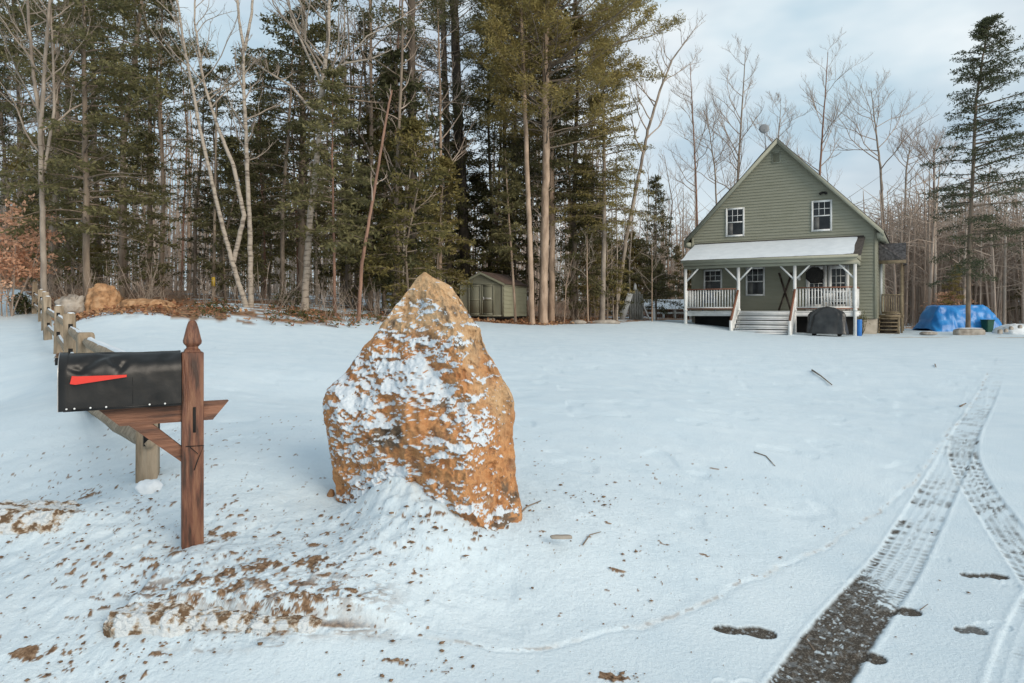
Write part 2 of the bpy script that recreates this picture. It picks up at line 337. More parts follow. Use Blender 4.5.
    dirt = np.clip(np.maximum.reduce([sp, sp2 * .6, sp3, pm]), 0, 1)
    # stained face of the broken snow bank
    e = berm_edge(X); g = Y - e; lat = sst(-1.56, -1.50, X) * (1 - sst(-.75, -.35, X))
    face = 0 * lat * sst(-.03, -.008, g) * (1 - sst(.012, .03, g)); fz = fbm2(X * 10, Q * 22 + 4, 4, .6); dirt = np.maximum(dirt, lat * np.exp(-((g - .02) / .04)**2) * sst(.40, .52, fz)); dirt = np.maximum(dirt, face * .85 * sst(.54, .60, fz)); dirt = np.maximum(dirt, lat * np.exp(-((g - .16) / .10)**2) * .95 * sst(.55, .60, fbm2(X * 18 + 3, Q * 18, 4, .65)))
    stain = .0 * lat * sst(-.02, .0, g) * (1 - sst(.05, .14, g)) * sst(.40, .60, fbm2(X * 8, Q * 9, 4, .6))
    Z = Z + lat * np.exp(-((g - .10) / .12)**2) * (.035 * (fbm2(X * 16 + 5, Y * 14, 4, .65) - .5))
    Z = Z + dirt * (.002 + .003 * dens) * near * (1 - face)
    # ridge along the driveway edge, broken
    sdv = sdv + .10 * (fbm2(X * 3.2, Y * 3.2, 4, .6) - .5); db = np.maximum(np.abs(sdv), db - .06)
    rn = sst(.4, .62, fbm2(X * 2.5 + 3, Y * 2.5 + 8, 3)); rw = .028 + .02 * R / 8
    inr = (front & (R < 25))
    Z = Z + inr * (.003 * np.exp(-(db / rw)**2) * rn - .004 * np.exp(-((sdv + rw * .8) / (rw * .4))**2) * (db < .4) * (.3 + rn)) * (1 - lat)
    grey = inr * .3 * np.exp(-((sdv + rw * .5) / (rw * .4))**2) * (db < .3) * sst(.45, .62, fbm2(X * 5 + 2, Y * 6, 4, .6)); dirt = np.maximum(dirt, inr * .5 * np.exp(-((sdv + rw * .5) / (rw * .22))**2) * (db < .3) * sst(.57, .63, fbm2(X * 14 + 2, Y * 16, 4, .6)))
    dark = np.zeros_like(X)
    # tyre tracks
    for k, (tr, wd) in enumerate(((TRACK_A, .125), (TRACK_B, .12), (TRACK_C, .13))):
        d, sg, s = polyline_dist(X, Y, tr); u = sg / wd; ins = (1 - .6 * sst(9, 14, s)) * (1 - sst(17, 23, s)) * (1 - sst(wd * 1.02, wd * 1.25, d)) * (1 - sst(.92, 1.06, np.abs(u) + .10 * (fbm2(X * 30, Y * 30, 2) - .5)))
        grooves = 1 - np.maximum.reduce([np.exp(-((u - q) / .075)**2) for q in (-.62, -.22, .22, .6)])
        lug = sst(-.5, .1, np.sin(s * 2 * math.pi / .038 + np.sign(u) * 1.2 + u * 1.6) + 1.6 * (fbm2(X * 38, Y * 38, 2) - .5)) * (.35 + .65 * sst(.40, .60, fbm2(X * 13, Y * 13 + 6, 3)))
        fs = sst(3.5, 6.5, s); nzf = fbm2(X * 16, Y * 16, 4, .7); lug = lug * (1 - fs) + fs * sst(.40, .54, nzf); grooves = grooves * (1 - .6 * fs) + .6 * fs
        nz = fbm2(X * 45, Y * 45, 3, .6); big = fbm2(X * 4 + k * 7, Y * 4, 3)
        if k == 0:
            full = 1 - sst(1.42, 1.62, s - .22 * u + .9 * (nz - .5))
            mid = sst(1.3, 1.6, s) * (1 - sst(3.2, 5.2, s)); side = sst(.2, .75, u)
            am = full * (.86 + .14 * (nz > .42)) * (1 - .7 * (fbm2(X * 60 + 9, Y * 35, 3, .6) > .72)) * (1 - .8 * (fbm2(X * 9 + 9, Y * 16, 4, .65) > .75))
            tread = grooves * lug * ins * (mid * (.42 + .58 * side + .4 * sst(.45, .6, big)) + sst(3.2, 5.2, s) * .65 * sst(.40, .56, big + .1 * (nz - .5)))
            am = np.maximum(am * ins, np.clip(tread, 0, 1))
            am = am * (1 - .30 * sst(3.2, 5, s)) * (1 - .35 * sst(6, 9, s)) * (1 - .5 * sst(9, 13, s)) * (1 - sst(15, 21, s))
        elif k == 1:
            am = ins * grooves * lug * np.clip(.55 + .5 * sst(.4, .6, big), 0, 1)
        else:
            am = ins * lug * grooves * .45 * sst(.42, .6, big + .2 * (nz - .5))
        dark = np.maximum(dark, am)
        Z = Z + (.006 * (fbm2(X * 24, Y * 24, 3) - .5)) * (R < 14) * np.exp(-((np.abs(u) - 1) / .25)**2) - .006 * ins * (R < 14) * (1 - .35 * (1 - grooves)) + .004 * (nz - .5) * am
        Z = Z + .003 * np.exp(-((np.abs(u) - 1.12) / .1)**2) * (R < 14)
    # boot prints
    for (bx, by, ang, ln), dk in BOOTS:
        ca, sa = math.cos(math.radians(ang)), math.sin(math.radians(ang)); m = (np.abs(X - bx) < .4) & (np.abs(Y - by) < .4)
        xa = ((X - bx) * ca + (Y - by) * sa) / (ln / 2); yb = (-(X - bx) * sa + (Y - by) * ca) / .05
        wdt = np.sqrt(np.clip(1 - xa**4, 0, 1)) * (.86 + .16 * xa - .36 * np.exp(-((xa + .15) / .28)**2))
        ins = m * (1 - sst(.9, 1.05, np.abs(yb) / np.maximum(wdt, .05) + .15 * (l - .5))) * (np.abs(xa) < 1)
        rim = m * np.exp(-((np.abs(yb) / np.maximum(wdt, .05) - 1.2) / .14)**2) * (np.abs(xa) < 1.02)
        Z = Z - ins * (.007 if dk > .2 else .005) + rim * .002
        nz = fbm2(X * 60, Y * 60, 2, .6); dark = np.maximum(dark, ins * dk * np.where(nz > .30, 1, .7))
    # forest floor
    ey = edgeY(px) + 2.2 * (fbm2(X * .6, Y * .6, 3) - .5) + .8 * (fbm2(X * 3, Y * 3, 2) - .5)
    floor = sst(-.15, .25, Y - ey) * (Y > 8)
    pat = fbm2(X * .55 + 9, Y * .8, 4, .55); fine = fbm2(X * 3.1, Y * 5, 3, .6)
    snowy = np.interp(px, [-200, 40, 60, 170, 190, 240, 430, 450, 590, 620, 700, 890, 1000], [.25, .25, .02, .02, .46, .52, .52, .06, .06, .4, .3, .45, .5])
    lit = floor * (1 - sst(-.03, .05, snowy - .95 * pat - .35 * fine + .18))
    # grass tufts showing at the yard edge and beside the path
    gr = np.maximum.reduce([np.exp(-(((px - c) / s1)**2 + ((Y - yy) / s2)**2)) for c, s1, yy, s2 in ((185, 22, 17, 1.0), (220, 12, 17.5, .8), (60, 7, 11, .8))])
    lit = np.maximum(lit, front * sst(.03, .12, gr * .8 + .5 * (fine - .5) - .35))
    gr2 = np.exp(-(((px - 920) / 32)**4 + ((Y - 28.9) / .35)**2)) + np.exp(-(((px - 1015) / 20)**4 + ((Y - 28.4) / .35)**2)) ; grey = np.maximum(grey, sst(.25, .6, gr2 + .4 * (fine - .5)))
    Z = Z + lit * (fine - .4) * .06
    sh = Z.shape; mb = MB(); mb.grid(np.stack([X, Y, Z], -1))
    m = bpy.data.materials.new('snow_ground'); m.use_nodes = True; n = m.node_tree.nodes; ln = m.node_tree.links; bs = n['Principled BSDF']
    bs.inputs['Roughness'].default_value = .75; bs.inputs['Specular IOR Level'].default_value = .25
    at = n.new('ShaderNodeAttribute'); at.attribute_name = 'mask'; sx = n.new('ShaderNodeSeparateColor'); ln.new(at.outputs['Color'], sx.inputs[0])
    ge = n.new('ShaderNodeNewGeometry')
    def noise(sc, d=4, ro=.5):
        q = n.new('ShaderNodeTexNoise'); q.inputs['Scale'].default_value = sc; q.inputs['Detail'].default_value = d; q.inputs['Roughness'].default_value = ro; ln.new(ge.outputs['Position'], q.inputs[0]); return q
    def ramp(src, stops):
        q = n.new('ShaderNodeValToRGB'); e = q.color_ramp.elements
        e[0].position, e[0].color = stops[0][0], (*stops[0][1], 1); e[1].position, e[1].color = stops[-1][0], (*stops[-1][1], 1)
        for p_, c_ in stops[1:-1]: x = e.new(p_); x.color = (*c_, 1)
        ln.new(src, q.inputs[0]); return q
    def mix(f, a, b):
        q = n.new('ShaderNodeMix'); q.data_type = 'RGBA'; ln.new(f, q.inputs[0]); ln.new(a, q.inputs[6]); ln.new(b, q.inputs[7]); return q.outputs[2]
    snow = ramp(noise(2.2, 6, .6).outputs[0], [(.3, (.585, .695, .765)), (.7, (.665, .76, .815))])
    dr = ramp(noise(45, 4, .7).outputs[0], [(.32, (.07, .038, .02)), (.5, (.21, .13, .075)), (.68, (.38, .27, .18))])
    asf = ramp(noise(110, 3, .8).outputs[0], [(.34, (.028, .024, .019)), (.54, (.075, .062, .048)), (.68, (.24, .23, .21))])
    vo = n.new('ShaderNodeTexVoronoi'); vo.inputs['Scale'].default_value = 11; ln.new(ge.outputs['Position'], vo.inputs[0])
    sc2 = n.new('ShaderNodeSeparateColor'); ln.new(vo.outputs['Color'], sc2.inputs[0])
    lf = ramp(sc2.outputs[0], [(0., (.09, .05, .03)), (.35, (.22, .115, .065)), (.7, (.36, .20, .11)), (1, (.17, .13, .07))])
    gy = ramp(noise(20).outputs[0], [(.3, (.46, .44, .41)), (.7, (.60, .60, .58))])
    c0 = mix(sx.outputs[0], snow.outputs[0], dr.outputs[0]); c1 = mix(sx.outputs[2], c0, lf.outputs[0])
    at2 = n.new('ShaderNodeAttribute'); at2.attribute_name = 'grey'; c2 = mix(at2.outputs['Fac'], c1, gy.outputs[0]); c3 = mix(sx.outputs[1], c2, asf.outputs[0])
    ln.new(c3, bs.inputs['Base Color'])
    bu = n.new('ShaderNodeBump'); bu.inputs['Strength'].default_value = .8; bu.inputs['Distance'].default_value = .014
    ln.new(noise(48, 8, .72).outputs[0], bu.inputs['Height']); ln.new(bu.outputs[0], bs.inputs['Normal'])
    o = mb.build('ground', m, smooth=True); tag(o, kind='structure')
    at = o.data.color_attributes.new('mask', 'FLOAT_COLOR', 'POINT')
    at.data.foreach_set('color', np.stack([dirt.ravel(), dark.ravel(), lit.ravel(), np.ones(lit.size)], -1).astype(np.float32).ravel())
    ga = o.data.attributes.new('grey', 'FLOAT', 'POINT'); ga.data.foreach_set('value', np.maximum(grey, stain).astype(np.float32).ravel())
    return o
build_ground()

# loose clods of dirt on the snow near the bank: nobody could count them
def scatter_clods():
    rs = np.random.RandomState(5); mb = MB(); ico = np.array([(1, 0, 0), (-1, 0, 0), (0, 1, 0), (0, -1, 0), (0, 0, 1), (0, 0, -1)], float)
    fc = [(0, 2, 4), (2, 1, 4), (1, 3, 4), (3, 0, 4), (2, 0, 5), (1, 2, 5), (3, 1, 5), (0, 3, 5)]
    spots = []
    for cx, cy, sx, sy, n in [(200, 570, 110, 45, 230), (270, 600, 60, 20, 80), (400, 530, 60, 18, 90), (90, 520, 60, 30, 90), (592, 498, 16, 10, 45), (640, 545, 60, 30, 40), (420, 665, 50, 14, 55), (110, 650, 70, 18, 60), (700, 560, 150, 70, 30), (930, 570, 60, 60, 14), (620, 676, 14, 6, 20), (530, 510, 10, 6, 16)]:
        for _ in range(n):
            spots.append((cx + rs.randn() * sx, cy + rs.randn() * sy))
    spots = [s for s in spots if s[1] > 440 and -20 < s[0] < 1040 and s[1] < 700]
    for px, py in spots:
        X, Y = hit(px, py); z = gzs(X, Y); r = .0022 + .008 * rs.rand()**3
        v = ico * (1 + .5 * (rs.rand(6, 1) - .5)) * np.array([r * (1 + rs.rand()), r * (1 + rs.rand() * .5), r * .6]); a = rs.rand() * 6.28
        R = np.array([[math.cos(a), -math.sin(a), 0], [math.sin(a), math.cos(a), 0], [0, 0, 1]])
        mb.add(v @ R.T + np.array([X, Y, z + r * .35 + .004]), fc)
    tag(mb.build('dirt_clods', M['dirt'], smooth=True), 'small brown clods and crumbs of dirt strewn over the trampled snow', 'dirt', kind='stuff')
scatter_clods()

# ------------------------------------------------------------------ big standing boulder
def build_rock():
    Y0 = 3.80
    Lp = np.array([(421, 271), (413, 277), (406, 286), (391, 303), (376, 324), (364, 341), (353, 356), (340, 373), (323.4, 390), (321.5, 404), (325, 437), (327, 471), (331, 500), (338, 520), (345, 560), (350, 590)], float)
    Rp = np.array([(423, 271), (429, 275), (449, 285), (459, 299), (470, 313), (479, 326), (488, 348), (504, 377), (513, 394), (514.5, 410), (514, 430), (517, 462), (520.5, 492), (521.5, 520), (519, 550), (515, 590)], float)
    toX = lambda p: (p - CX) / F * Y0
    toZ = lambda p: EYE - (p - HY) / F * Y0
    nz, nt_ = 470, 560
    py = np.linspace(271, 590, nz); xl = toX(np.interp(py, Lp[:, 1], Lp[:, 0])); xr = toX(np.interp(py, Rp[:, 1], Rp[:, 0])); z = toZ(py)
    th = np.r_[np.linspace(0, math.pi, 420), np.linspace(math.pi, 2 * math.pi, 142)[1:-1]]      # 0..pi = front
    c = np.cos(th); s = np.sin(th); e = .72
    cx = np.sign(c) * np.abs(c)**e; sy = np.sign(s) * np.abs(s)**e
    Xc = ((xl + xr) / 2)[:, None]; W = ((xr - xl) / 2)[:, None]
    hgt = (z[0] - z)[:, None]
    D = .30 * np.clip(hgt / .9, 0, 1)**.55 + .0
    D = np.minimum(D, W * 1.1 + .01)
    X = Xc + W * cx[None]; Z = z[:, None] + 0 * X
    Yd = -D * sy[None]
    # skew the front so that a ridge stands right of centre and the right flank turns away
    u = (X - Xc) / np.maximum(W, 1e-3); ridge = .52
    fr = (sy[None] > 0)
    prof = np.where(u < ridge, .55 + .45 * (u + 1) / (1 + ridge), 1 - .85 * (u - ridge) / (1 - ridge))
    Yd = np.where(fr, Yd * prof, Yd)
    Yw = Y0 + .12 + Yd - .05 * hgt
    p = (X, Yw, Z)
    env = np.clip(hgt / .15, .15, 1)
    n = lambda sc, o=3, g=.5, off=0: fbm3(p[0] * sc + off, p[1] * sc + off, p[2] * sc + off, o, g)
    big = (n(3.2, 2) - .5) * .20; ridged = (np.abs(n(6, 4, .6, 5) - .5)) * -.24; med = (n(19, 4, .65, 9) - .5) * .034 - .025 * np.abs(n(26, 3, .6, 3) - .5)
    f1 = (n(70, 3, .6, 2) - .5) * .016
    disp = (big * .9 + ridged + med + f1) * env
    nx = cx[None] * .30; ny = -np.abs(sy[None]) * np.sign(sy[None])
    X2 = X + nx * disp * (np.abs(u) < 2); Y2 = Yw + ny * disp
    # clinging snow: broken drifts, more on the left and low down
    gxp = CX + F * X / Y0; gyp = HY - (Z - EYE) * F / Y0
    def bl(cx_, cy_, a, b, ang=0):
        ca, sa = math.cos(math.radians(ang)), math.sin(math.radians(ang)); dx, dy = gxp - cx_, gyp - cy_
        return np.exp(-(((dx * ca + dy * sa) / a)**2 + ((-dx * sa + dy * ca) / b)**2))
    den = .12 * (gxp < 490) + .62 * bl(365, 385, 48, 34, 20) + .75 * bl(425, 345, 32, 18, -15) + .8 * bl(418, 378, 45, 16, 18) + .75 * bl(460, 395, 32, 12, 15) + .85 * bl(425, 302, 16, 5, 25) + .8 * bl(416, 307, 8, 7) \
        + .6 * bl(355, 440, 26, 36, 60) + .9 * bl(450, 438, 36, 10, 8) + .4 * bl(345, 410, 22, 26) + .95 * bl(400, 462, 26, 8, -5) + 1.3 * bl(425, 500, 62, 22, 8) + .9 * bl(385, 490, 30, 20) + .6 * bl(480, 425, 16, 8) + .5 * bl(385, 330, 18, 8, -30) \
        + .6 * bl(392, 305, 3, 18, 35) + .5 * bl(482, 420, 18, 14)
    sn = fbm3(X * 27 + Z * 10, Yw * 9, Z * 62 - X * 10, 4, .62); sn2 = fbm3(X * 10 + 3, Yw * 5, Z * 24, 3)
    dz = np.gradient(disp, axis=0) / (np.gradient(z)[:, None] + 1e-9)      # shelf catches snow where surface slopes outward going down
    shelf = np.clip(-dz, -1, 1)
    val = sn * .66 + sn2 * .34 + .12 * shelf + .25 * np.clip(den, 0, 1.2)
    sm = sst(.680, .696, val) * fr * sst(.02, .05, hgt + 0 * X)
    Y2 = Y2 - .008 * sst(.672, .715, val) * fr * (.6 + .8 * n(60, 2, .5, 1)); 
    Yn = Y2 - .23 * np.clip((u + 1) / 2, 0, 1) * sst(0, .5, hgt); X2 = X2 * Yn / Y2; Y2 = Yn
    V = np.stack([X2, Y2, Z], -1); mb = MB(); mb.grid(V, loop=True)
    top = V[0].mean(0); base = mb.n; mb.add(top[None], np.zeros((0, 3)))
    mb.V.append(top[None]); i = np.arange(V.shape[1]); mb.F.append(np.stack([np.full_like(i, mb.n), (i + 1) % V.shape[1], i], -1)); mb.M.append(np.zeros(len(i))); mb.n += 1
    m = bpy.data.materials.new('boulder'); m.use_nodes = True; nn = m.node_tree.nodes; ln = m.node_tree.links; bs = nn['Principled BSDF']; bs.inputs['Roughness'].default_value = .85; bs.inputs['Specular IOR Level'].default_value = .25
    tcd = nn.new('ShaderNodeTexCoord')
    def noise(sc, d=5, ro=.6, st=(1, 1, 1)):
        mpp = nn.new('ShaderNodeMapping'); mpp.inputs['Scale'].default_value = st; ln.new(tcd.outputs['Object'], mpp.inputs[0])
        q = nn.new('ShaderNodeTexNoise'); q.inputs['Scale'].default_value = sc; q.inputs['Detail'].default_value = d; q.inputs['Roughness'].default_value = ro; ln.new(mpp.outputs[0], q.inputs[0]); return q.outputs[0]
    def ramp(src, stops):
        q = nn.new('ShaderNodeValToRGB'); e = q.color_ramp.elements
        e[0].position, e[0].color = stops[0][0], (*stops[0][1], 1); e[1].position, e[1].color = stops[-1][0], (*stops[-1][1], 1)
        for p_, c_ in stops[1:-1]: x = e.new(p_); x.color = (*c_, 1)
        ln.new(src, q.inputs[0]); return q.outputs[0]
    def mix(f, a, b):
        q = nn.new('ShaderNodeMix'); q.data_type = 'RGBA'; ln.new(f, q.inputs[0]); ln.new(a, q.inputs[6]); ln.new(b, q.inputs[7]); return q.outputs[2]
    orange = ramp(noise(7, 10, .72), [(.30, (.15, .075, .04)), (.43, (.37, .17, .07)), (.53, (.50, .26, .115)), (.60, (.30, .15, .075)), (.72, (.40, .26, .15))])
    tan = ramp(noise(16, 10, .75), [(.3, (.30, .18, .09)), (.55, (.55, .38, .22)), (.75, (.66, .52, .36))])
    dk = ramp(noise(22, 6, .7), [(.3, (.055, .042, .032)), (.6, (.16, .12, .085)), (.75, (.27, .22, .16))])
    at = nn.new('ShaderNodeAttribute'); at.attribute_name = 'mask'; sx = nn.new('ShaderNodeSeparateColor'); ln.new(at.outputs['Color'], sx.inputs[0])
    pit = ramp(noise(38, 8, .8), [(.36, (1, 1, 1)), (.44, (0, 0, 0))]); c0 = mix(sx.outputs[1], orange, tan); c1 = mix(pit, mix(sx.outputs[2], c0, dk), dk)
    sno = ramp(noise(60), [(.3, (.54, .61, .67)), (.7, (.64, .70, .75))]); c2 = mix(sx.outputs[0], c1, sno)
    ln.new(c2, bs.inputs['Base Color']); bu = nn.new('ShaderNodeBump'); bu.inputs['Strength'].default_value = .75; bu.inputs['Distance'].default_value = .010
    ln.new(noise(55, 8, .7), bu.inputs['Height']); ln.new(bu.outputs[0], bs.inputs['Normal'])
    o = mb.build('standing_boulder', m, smooth=True)
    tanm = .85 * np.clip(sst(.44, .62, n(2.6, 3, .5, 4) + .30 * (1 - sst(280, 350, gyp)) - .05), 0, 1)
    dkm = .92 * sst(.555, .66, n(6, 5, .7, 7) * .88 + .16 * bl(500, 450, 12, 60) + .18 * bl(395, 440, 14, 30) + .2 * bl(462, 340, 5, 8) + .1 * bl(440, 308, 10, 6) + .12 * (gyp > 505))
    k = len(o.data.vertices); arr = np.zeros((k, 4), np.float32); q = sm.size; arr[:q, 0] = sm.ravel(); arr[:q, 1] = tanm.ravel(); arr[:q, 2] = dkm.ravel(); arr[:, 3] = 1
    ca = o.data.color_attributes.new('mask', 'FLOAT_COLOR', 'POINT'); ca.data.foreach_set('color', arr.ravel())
    tag(o, 'tall pointed orange brown boulder standing in the yard, patched with clinging snow', 'boulder')
build_rock()

# ------------------------------------------------------------------ mailbox and its post
def mailbox():
    ax = math.atan2(.477, .879)                       # direction of the arm in plan
    X0, Y0 = (192.3 - CX) / F * 3.15, 3.15; g = gzs(X0, Y0)
    wood = mat('stained_wood', (.045, .022, .014), (.20, .095, .053), 9, .55, .35, 30, stretch=(6, 6, .7), c3=(.13, .052, .030), spec=.4)
    woodh = mat('stained_wood_arm', (.07, .032, .02), (.23, .105, .06), 7, .55, .35, 30, stretch=(.7, 6, 6), c3=(.15, .065, .036), spec=.4)
    r = empty('mailbox_post', (X0, Y0, g), ax, 'dark red stained wooden mailbox post with pointed finial, arm and diagonal brace', 'post')
    def zz(py, Y=3.15): return EYE - (py - HY) * Y / F - g
    h = .0455; zt = zz(352)
    p = MB(); p.box(-h, -h, -.3, h, h, zt); p.build('post', wood, r, bevel=.004)
    f = MB()    # gothic finial, square section
    prof = [(h * .93, zt + .0005), (h * .80, zt + .012), (h * .62, zt + .018), (h * .62, zt + .026), (h * .95, zt + .040), (h * .98, zt + .052), (h * .90, zt + .064), (h * .66, zt + .108), (h * .50, zt + .130), (h * .40, zt + .140), (h * .2, zt + .147)]
    V = []
    for q, z in prof: V.append([(q * .86 * a, q * .86 * b, z) for a, b in ((-1, -.8), (-.8, -1), (.8, -1), (1, -.8), (1, .8), (.8, 1), (-.8, 1), (-1, .8))])
    f.grid(np.array(V), loop=True); f.poly(V[-1]); f.build('finial', wood, r, bevel=.002)
    # arm: local +x points away to the right, -x under the box
    za, zb = zz(402), zz(420.5)
    a = MB(); Mx = Matrix.Translation((0, .019, 0)) @ Matrix.Rotation(math.radians(90), 4, 'X')
    a.prism([(-.345, za - .002), (-.345, za + 0), (.155, za), (.085, zb), (-.29, zb), (-.375, za - .004)][1:], Mx, .038); a.build('arm', woodh, r, bevel=.003)
    b = MB(); Mb = Matrix.Translation((0, .018, 0)) @ Matrix.Rotation(math.radians(90), 4, 'X')
    b.prism([(-.255, zb), (-.165, zb), (-.044, zb - .115), (-.044, zb - .185)], Mb, .036); b.build('brace', woodh, r, bevel=.003)
    sl = MB(); sl.box(.000, -h - .003, zz(431), .012, -h + .001, zz(406)); sl.build('slot', M['black'], r)
    wr = MB(); wr.tube([(-.03, -h - .004, zz(444)), (.045, -h - .004, zz(444.5)), (.02, -h - .010, zz(458)), (.005, -h - .006, zz(468))], .0022, 5); wr.tube([(-.012, -h - .004, zz(445)), (.02, -h - .012, zz(452))], .0018, 5)
    wr.build('wire_hook', M['black'], r)
    # the box
    blk = mat('black_enamel', (.006, .006, .006), (.015, .015, .015), 9, .36, .12, 10, spec=.34)
    bx = empty('mailbox', (X0, Y0, g + za), ax, 'dented black metal mailbox with raised red flag wedge, mounted on the wooden arm', 'mailbox')
    wH = .098; Hh = zz(350) - za; Lx0, Lx1 = -.512, -h - .004; zs = Hh - wH * 1.0
    def section(nz=14, sc=1.0):
        pts = [(-wH * sc, .002), (-wH * sc, zs)]
        for i in range(1, nz): t = math.pi * i / nz; pts.append((-wH * sc * math.cos(t), zs + (Hh - zs) * sc * math.sin(t)))
        pts += [(wH * sc, zs), (wH * sc, .002)]; return pts
    sec = []
    base = section(22)
    # denser sides
    for (a0, b0), (a1, b1) in zip(base[:-1], base[1:]):
        k = 10 if abs(b1 - b0) > .05 else 2
        for i in range(k): sec.append((a0 + (a1 - a0) * i / k, b0 + (b1 - b0) * i / k))
    sec.append(base[-1]); sec = np.array(sec); xs = np.linspace(Lx0 + .02, Lx1, 110)
    V = np.zeros((len(xs), len(sec), 3)); V[:, :, 0] = xs[:, None]; V[:, :, 1] = sec[None, :, 0]; V[:, :, 2] = sec[None, :, 1]
    nr = np.stack([sec[:, 0] / wH, np.clip((sec[:, 1] - zs) / (Hh - zs), 0, 1)], -1); nr /= np.linalg.norm(nr, axis=1)[:, None] + 1e-6
    dent = np.zeros(V.shape[:2])
    for dx, dz_, sx_, sz_, am, an in [(-.40, .20, .05, .018, .010, .6), (-.31, .205, .03, .014, .011, -.7), (-.28, .18, .03, .012, .008, .9), (-.18, .225, .05, .02, .006, 0), (-.44, .17, .04, .012, .006, -.4), (-.1, .22, .03, .015, .005, .3), (-.35, .23, .06, .012, .007, .2)]:
        ca, sa = math.cos(an), math.sin(an); ddx = V[:, :, 0] - dx; ddz = V[:, :, 2] - dz_
        dent += 1.3 * am * np.exp(-(((ddx * ca + ddz * sa) / sx_)**2 + ((-ddx * sa + ddz * ca) / sz_)**2)) * (V[:, :, 1] < .02)
    dent += .0025 * (fbm2(V[:, :, 0] * 14, V[:, :, 2] * 14 + 3, 3) - .5) * 2
    V[:, :, 1] -= dent * nr[None, :, 0]; V[:, :, 2] -= dent * nr[None, :, 1]
    b = MB(); b.grid(V); b.poly(V[-1]); b.poly(V[0][::-1]); b.box(Lx0 + .02, -wH, 0, Lx1, wH, .003); b.build('shell', blk, bx, smooth=False)
    for pl in bx.children[0].data.polygons: pl.use_smooth = len(pl.vertices) == 4
    d = MB(); sc = np.array(section(18, 1.035)); v0 = np.c_[np.full(len(sc), Lx0 + .034), sc]; v1 = np.c_[np.full(len(sc), Lx0 + .004), sc]; v2 = np.c_[np.full(len(sc), Lx0 + .001), sc * [.96, .985]]
    d.grid(np.stack([v0, v1, v2])); d.poly(v2); dd = d.build('door', blk, bx)
    hd = MB(); hd.box(Lx0 - .016, -.012, Hh - .05, Lx0 + .002, .012, Hh - .02); hd.build('handle', blk, dd)
    lip = MB(); lip.grid(np.stack([np.c_[np.full(len(sc), Lx0 + .0035), sc * [1.012, 1.004]], np.c_[np.full(len(sc), Lx0 + .0005), sc * [1.012, 1.004]]])); lip.build('door_lip', mat('grey_metal', (.30, .31, .31), (.4, .4, .4), 9, .4, metal=.7), dd)
    # bead lines on the shell side
    se = MB(); se.box(-.24, -wH - .0022, .02, -.2385, -wH + .002, zs - .01); se.box(Lx0 + .05, -wH - .002, .004, Lx1, -wH + .001, .010); se.build('seam', blk, bx)
    fl = MB(); Mf = Matrix.Translation((0, -wH - .010, 0)) @ Matrix.Rotation(math.radians(90), 4, 'X')
    red = mat('red_flag', (.72, .045, .03), (.55, .035, .025), 5, .45)
    fl.prism([(-.467, .117), (-.46, .150), (-.44, .1475), (-.262, .1465), (-.262, .137), (-.448, .113)], Mf, .004)
    fo = fl.build('flag', red, bx, bevel=.001)
    for k, x in enumerate((-.480, -.452, -.395, -.338, -.175, -.115)):
        rv = MB(); rv.tube([(x, -wH - .001, .012), (x, -wH - .005, .012)], [.0045, .003], 10, cap=True); rv.build('rivet', M['white'], bx)
mailbox()

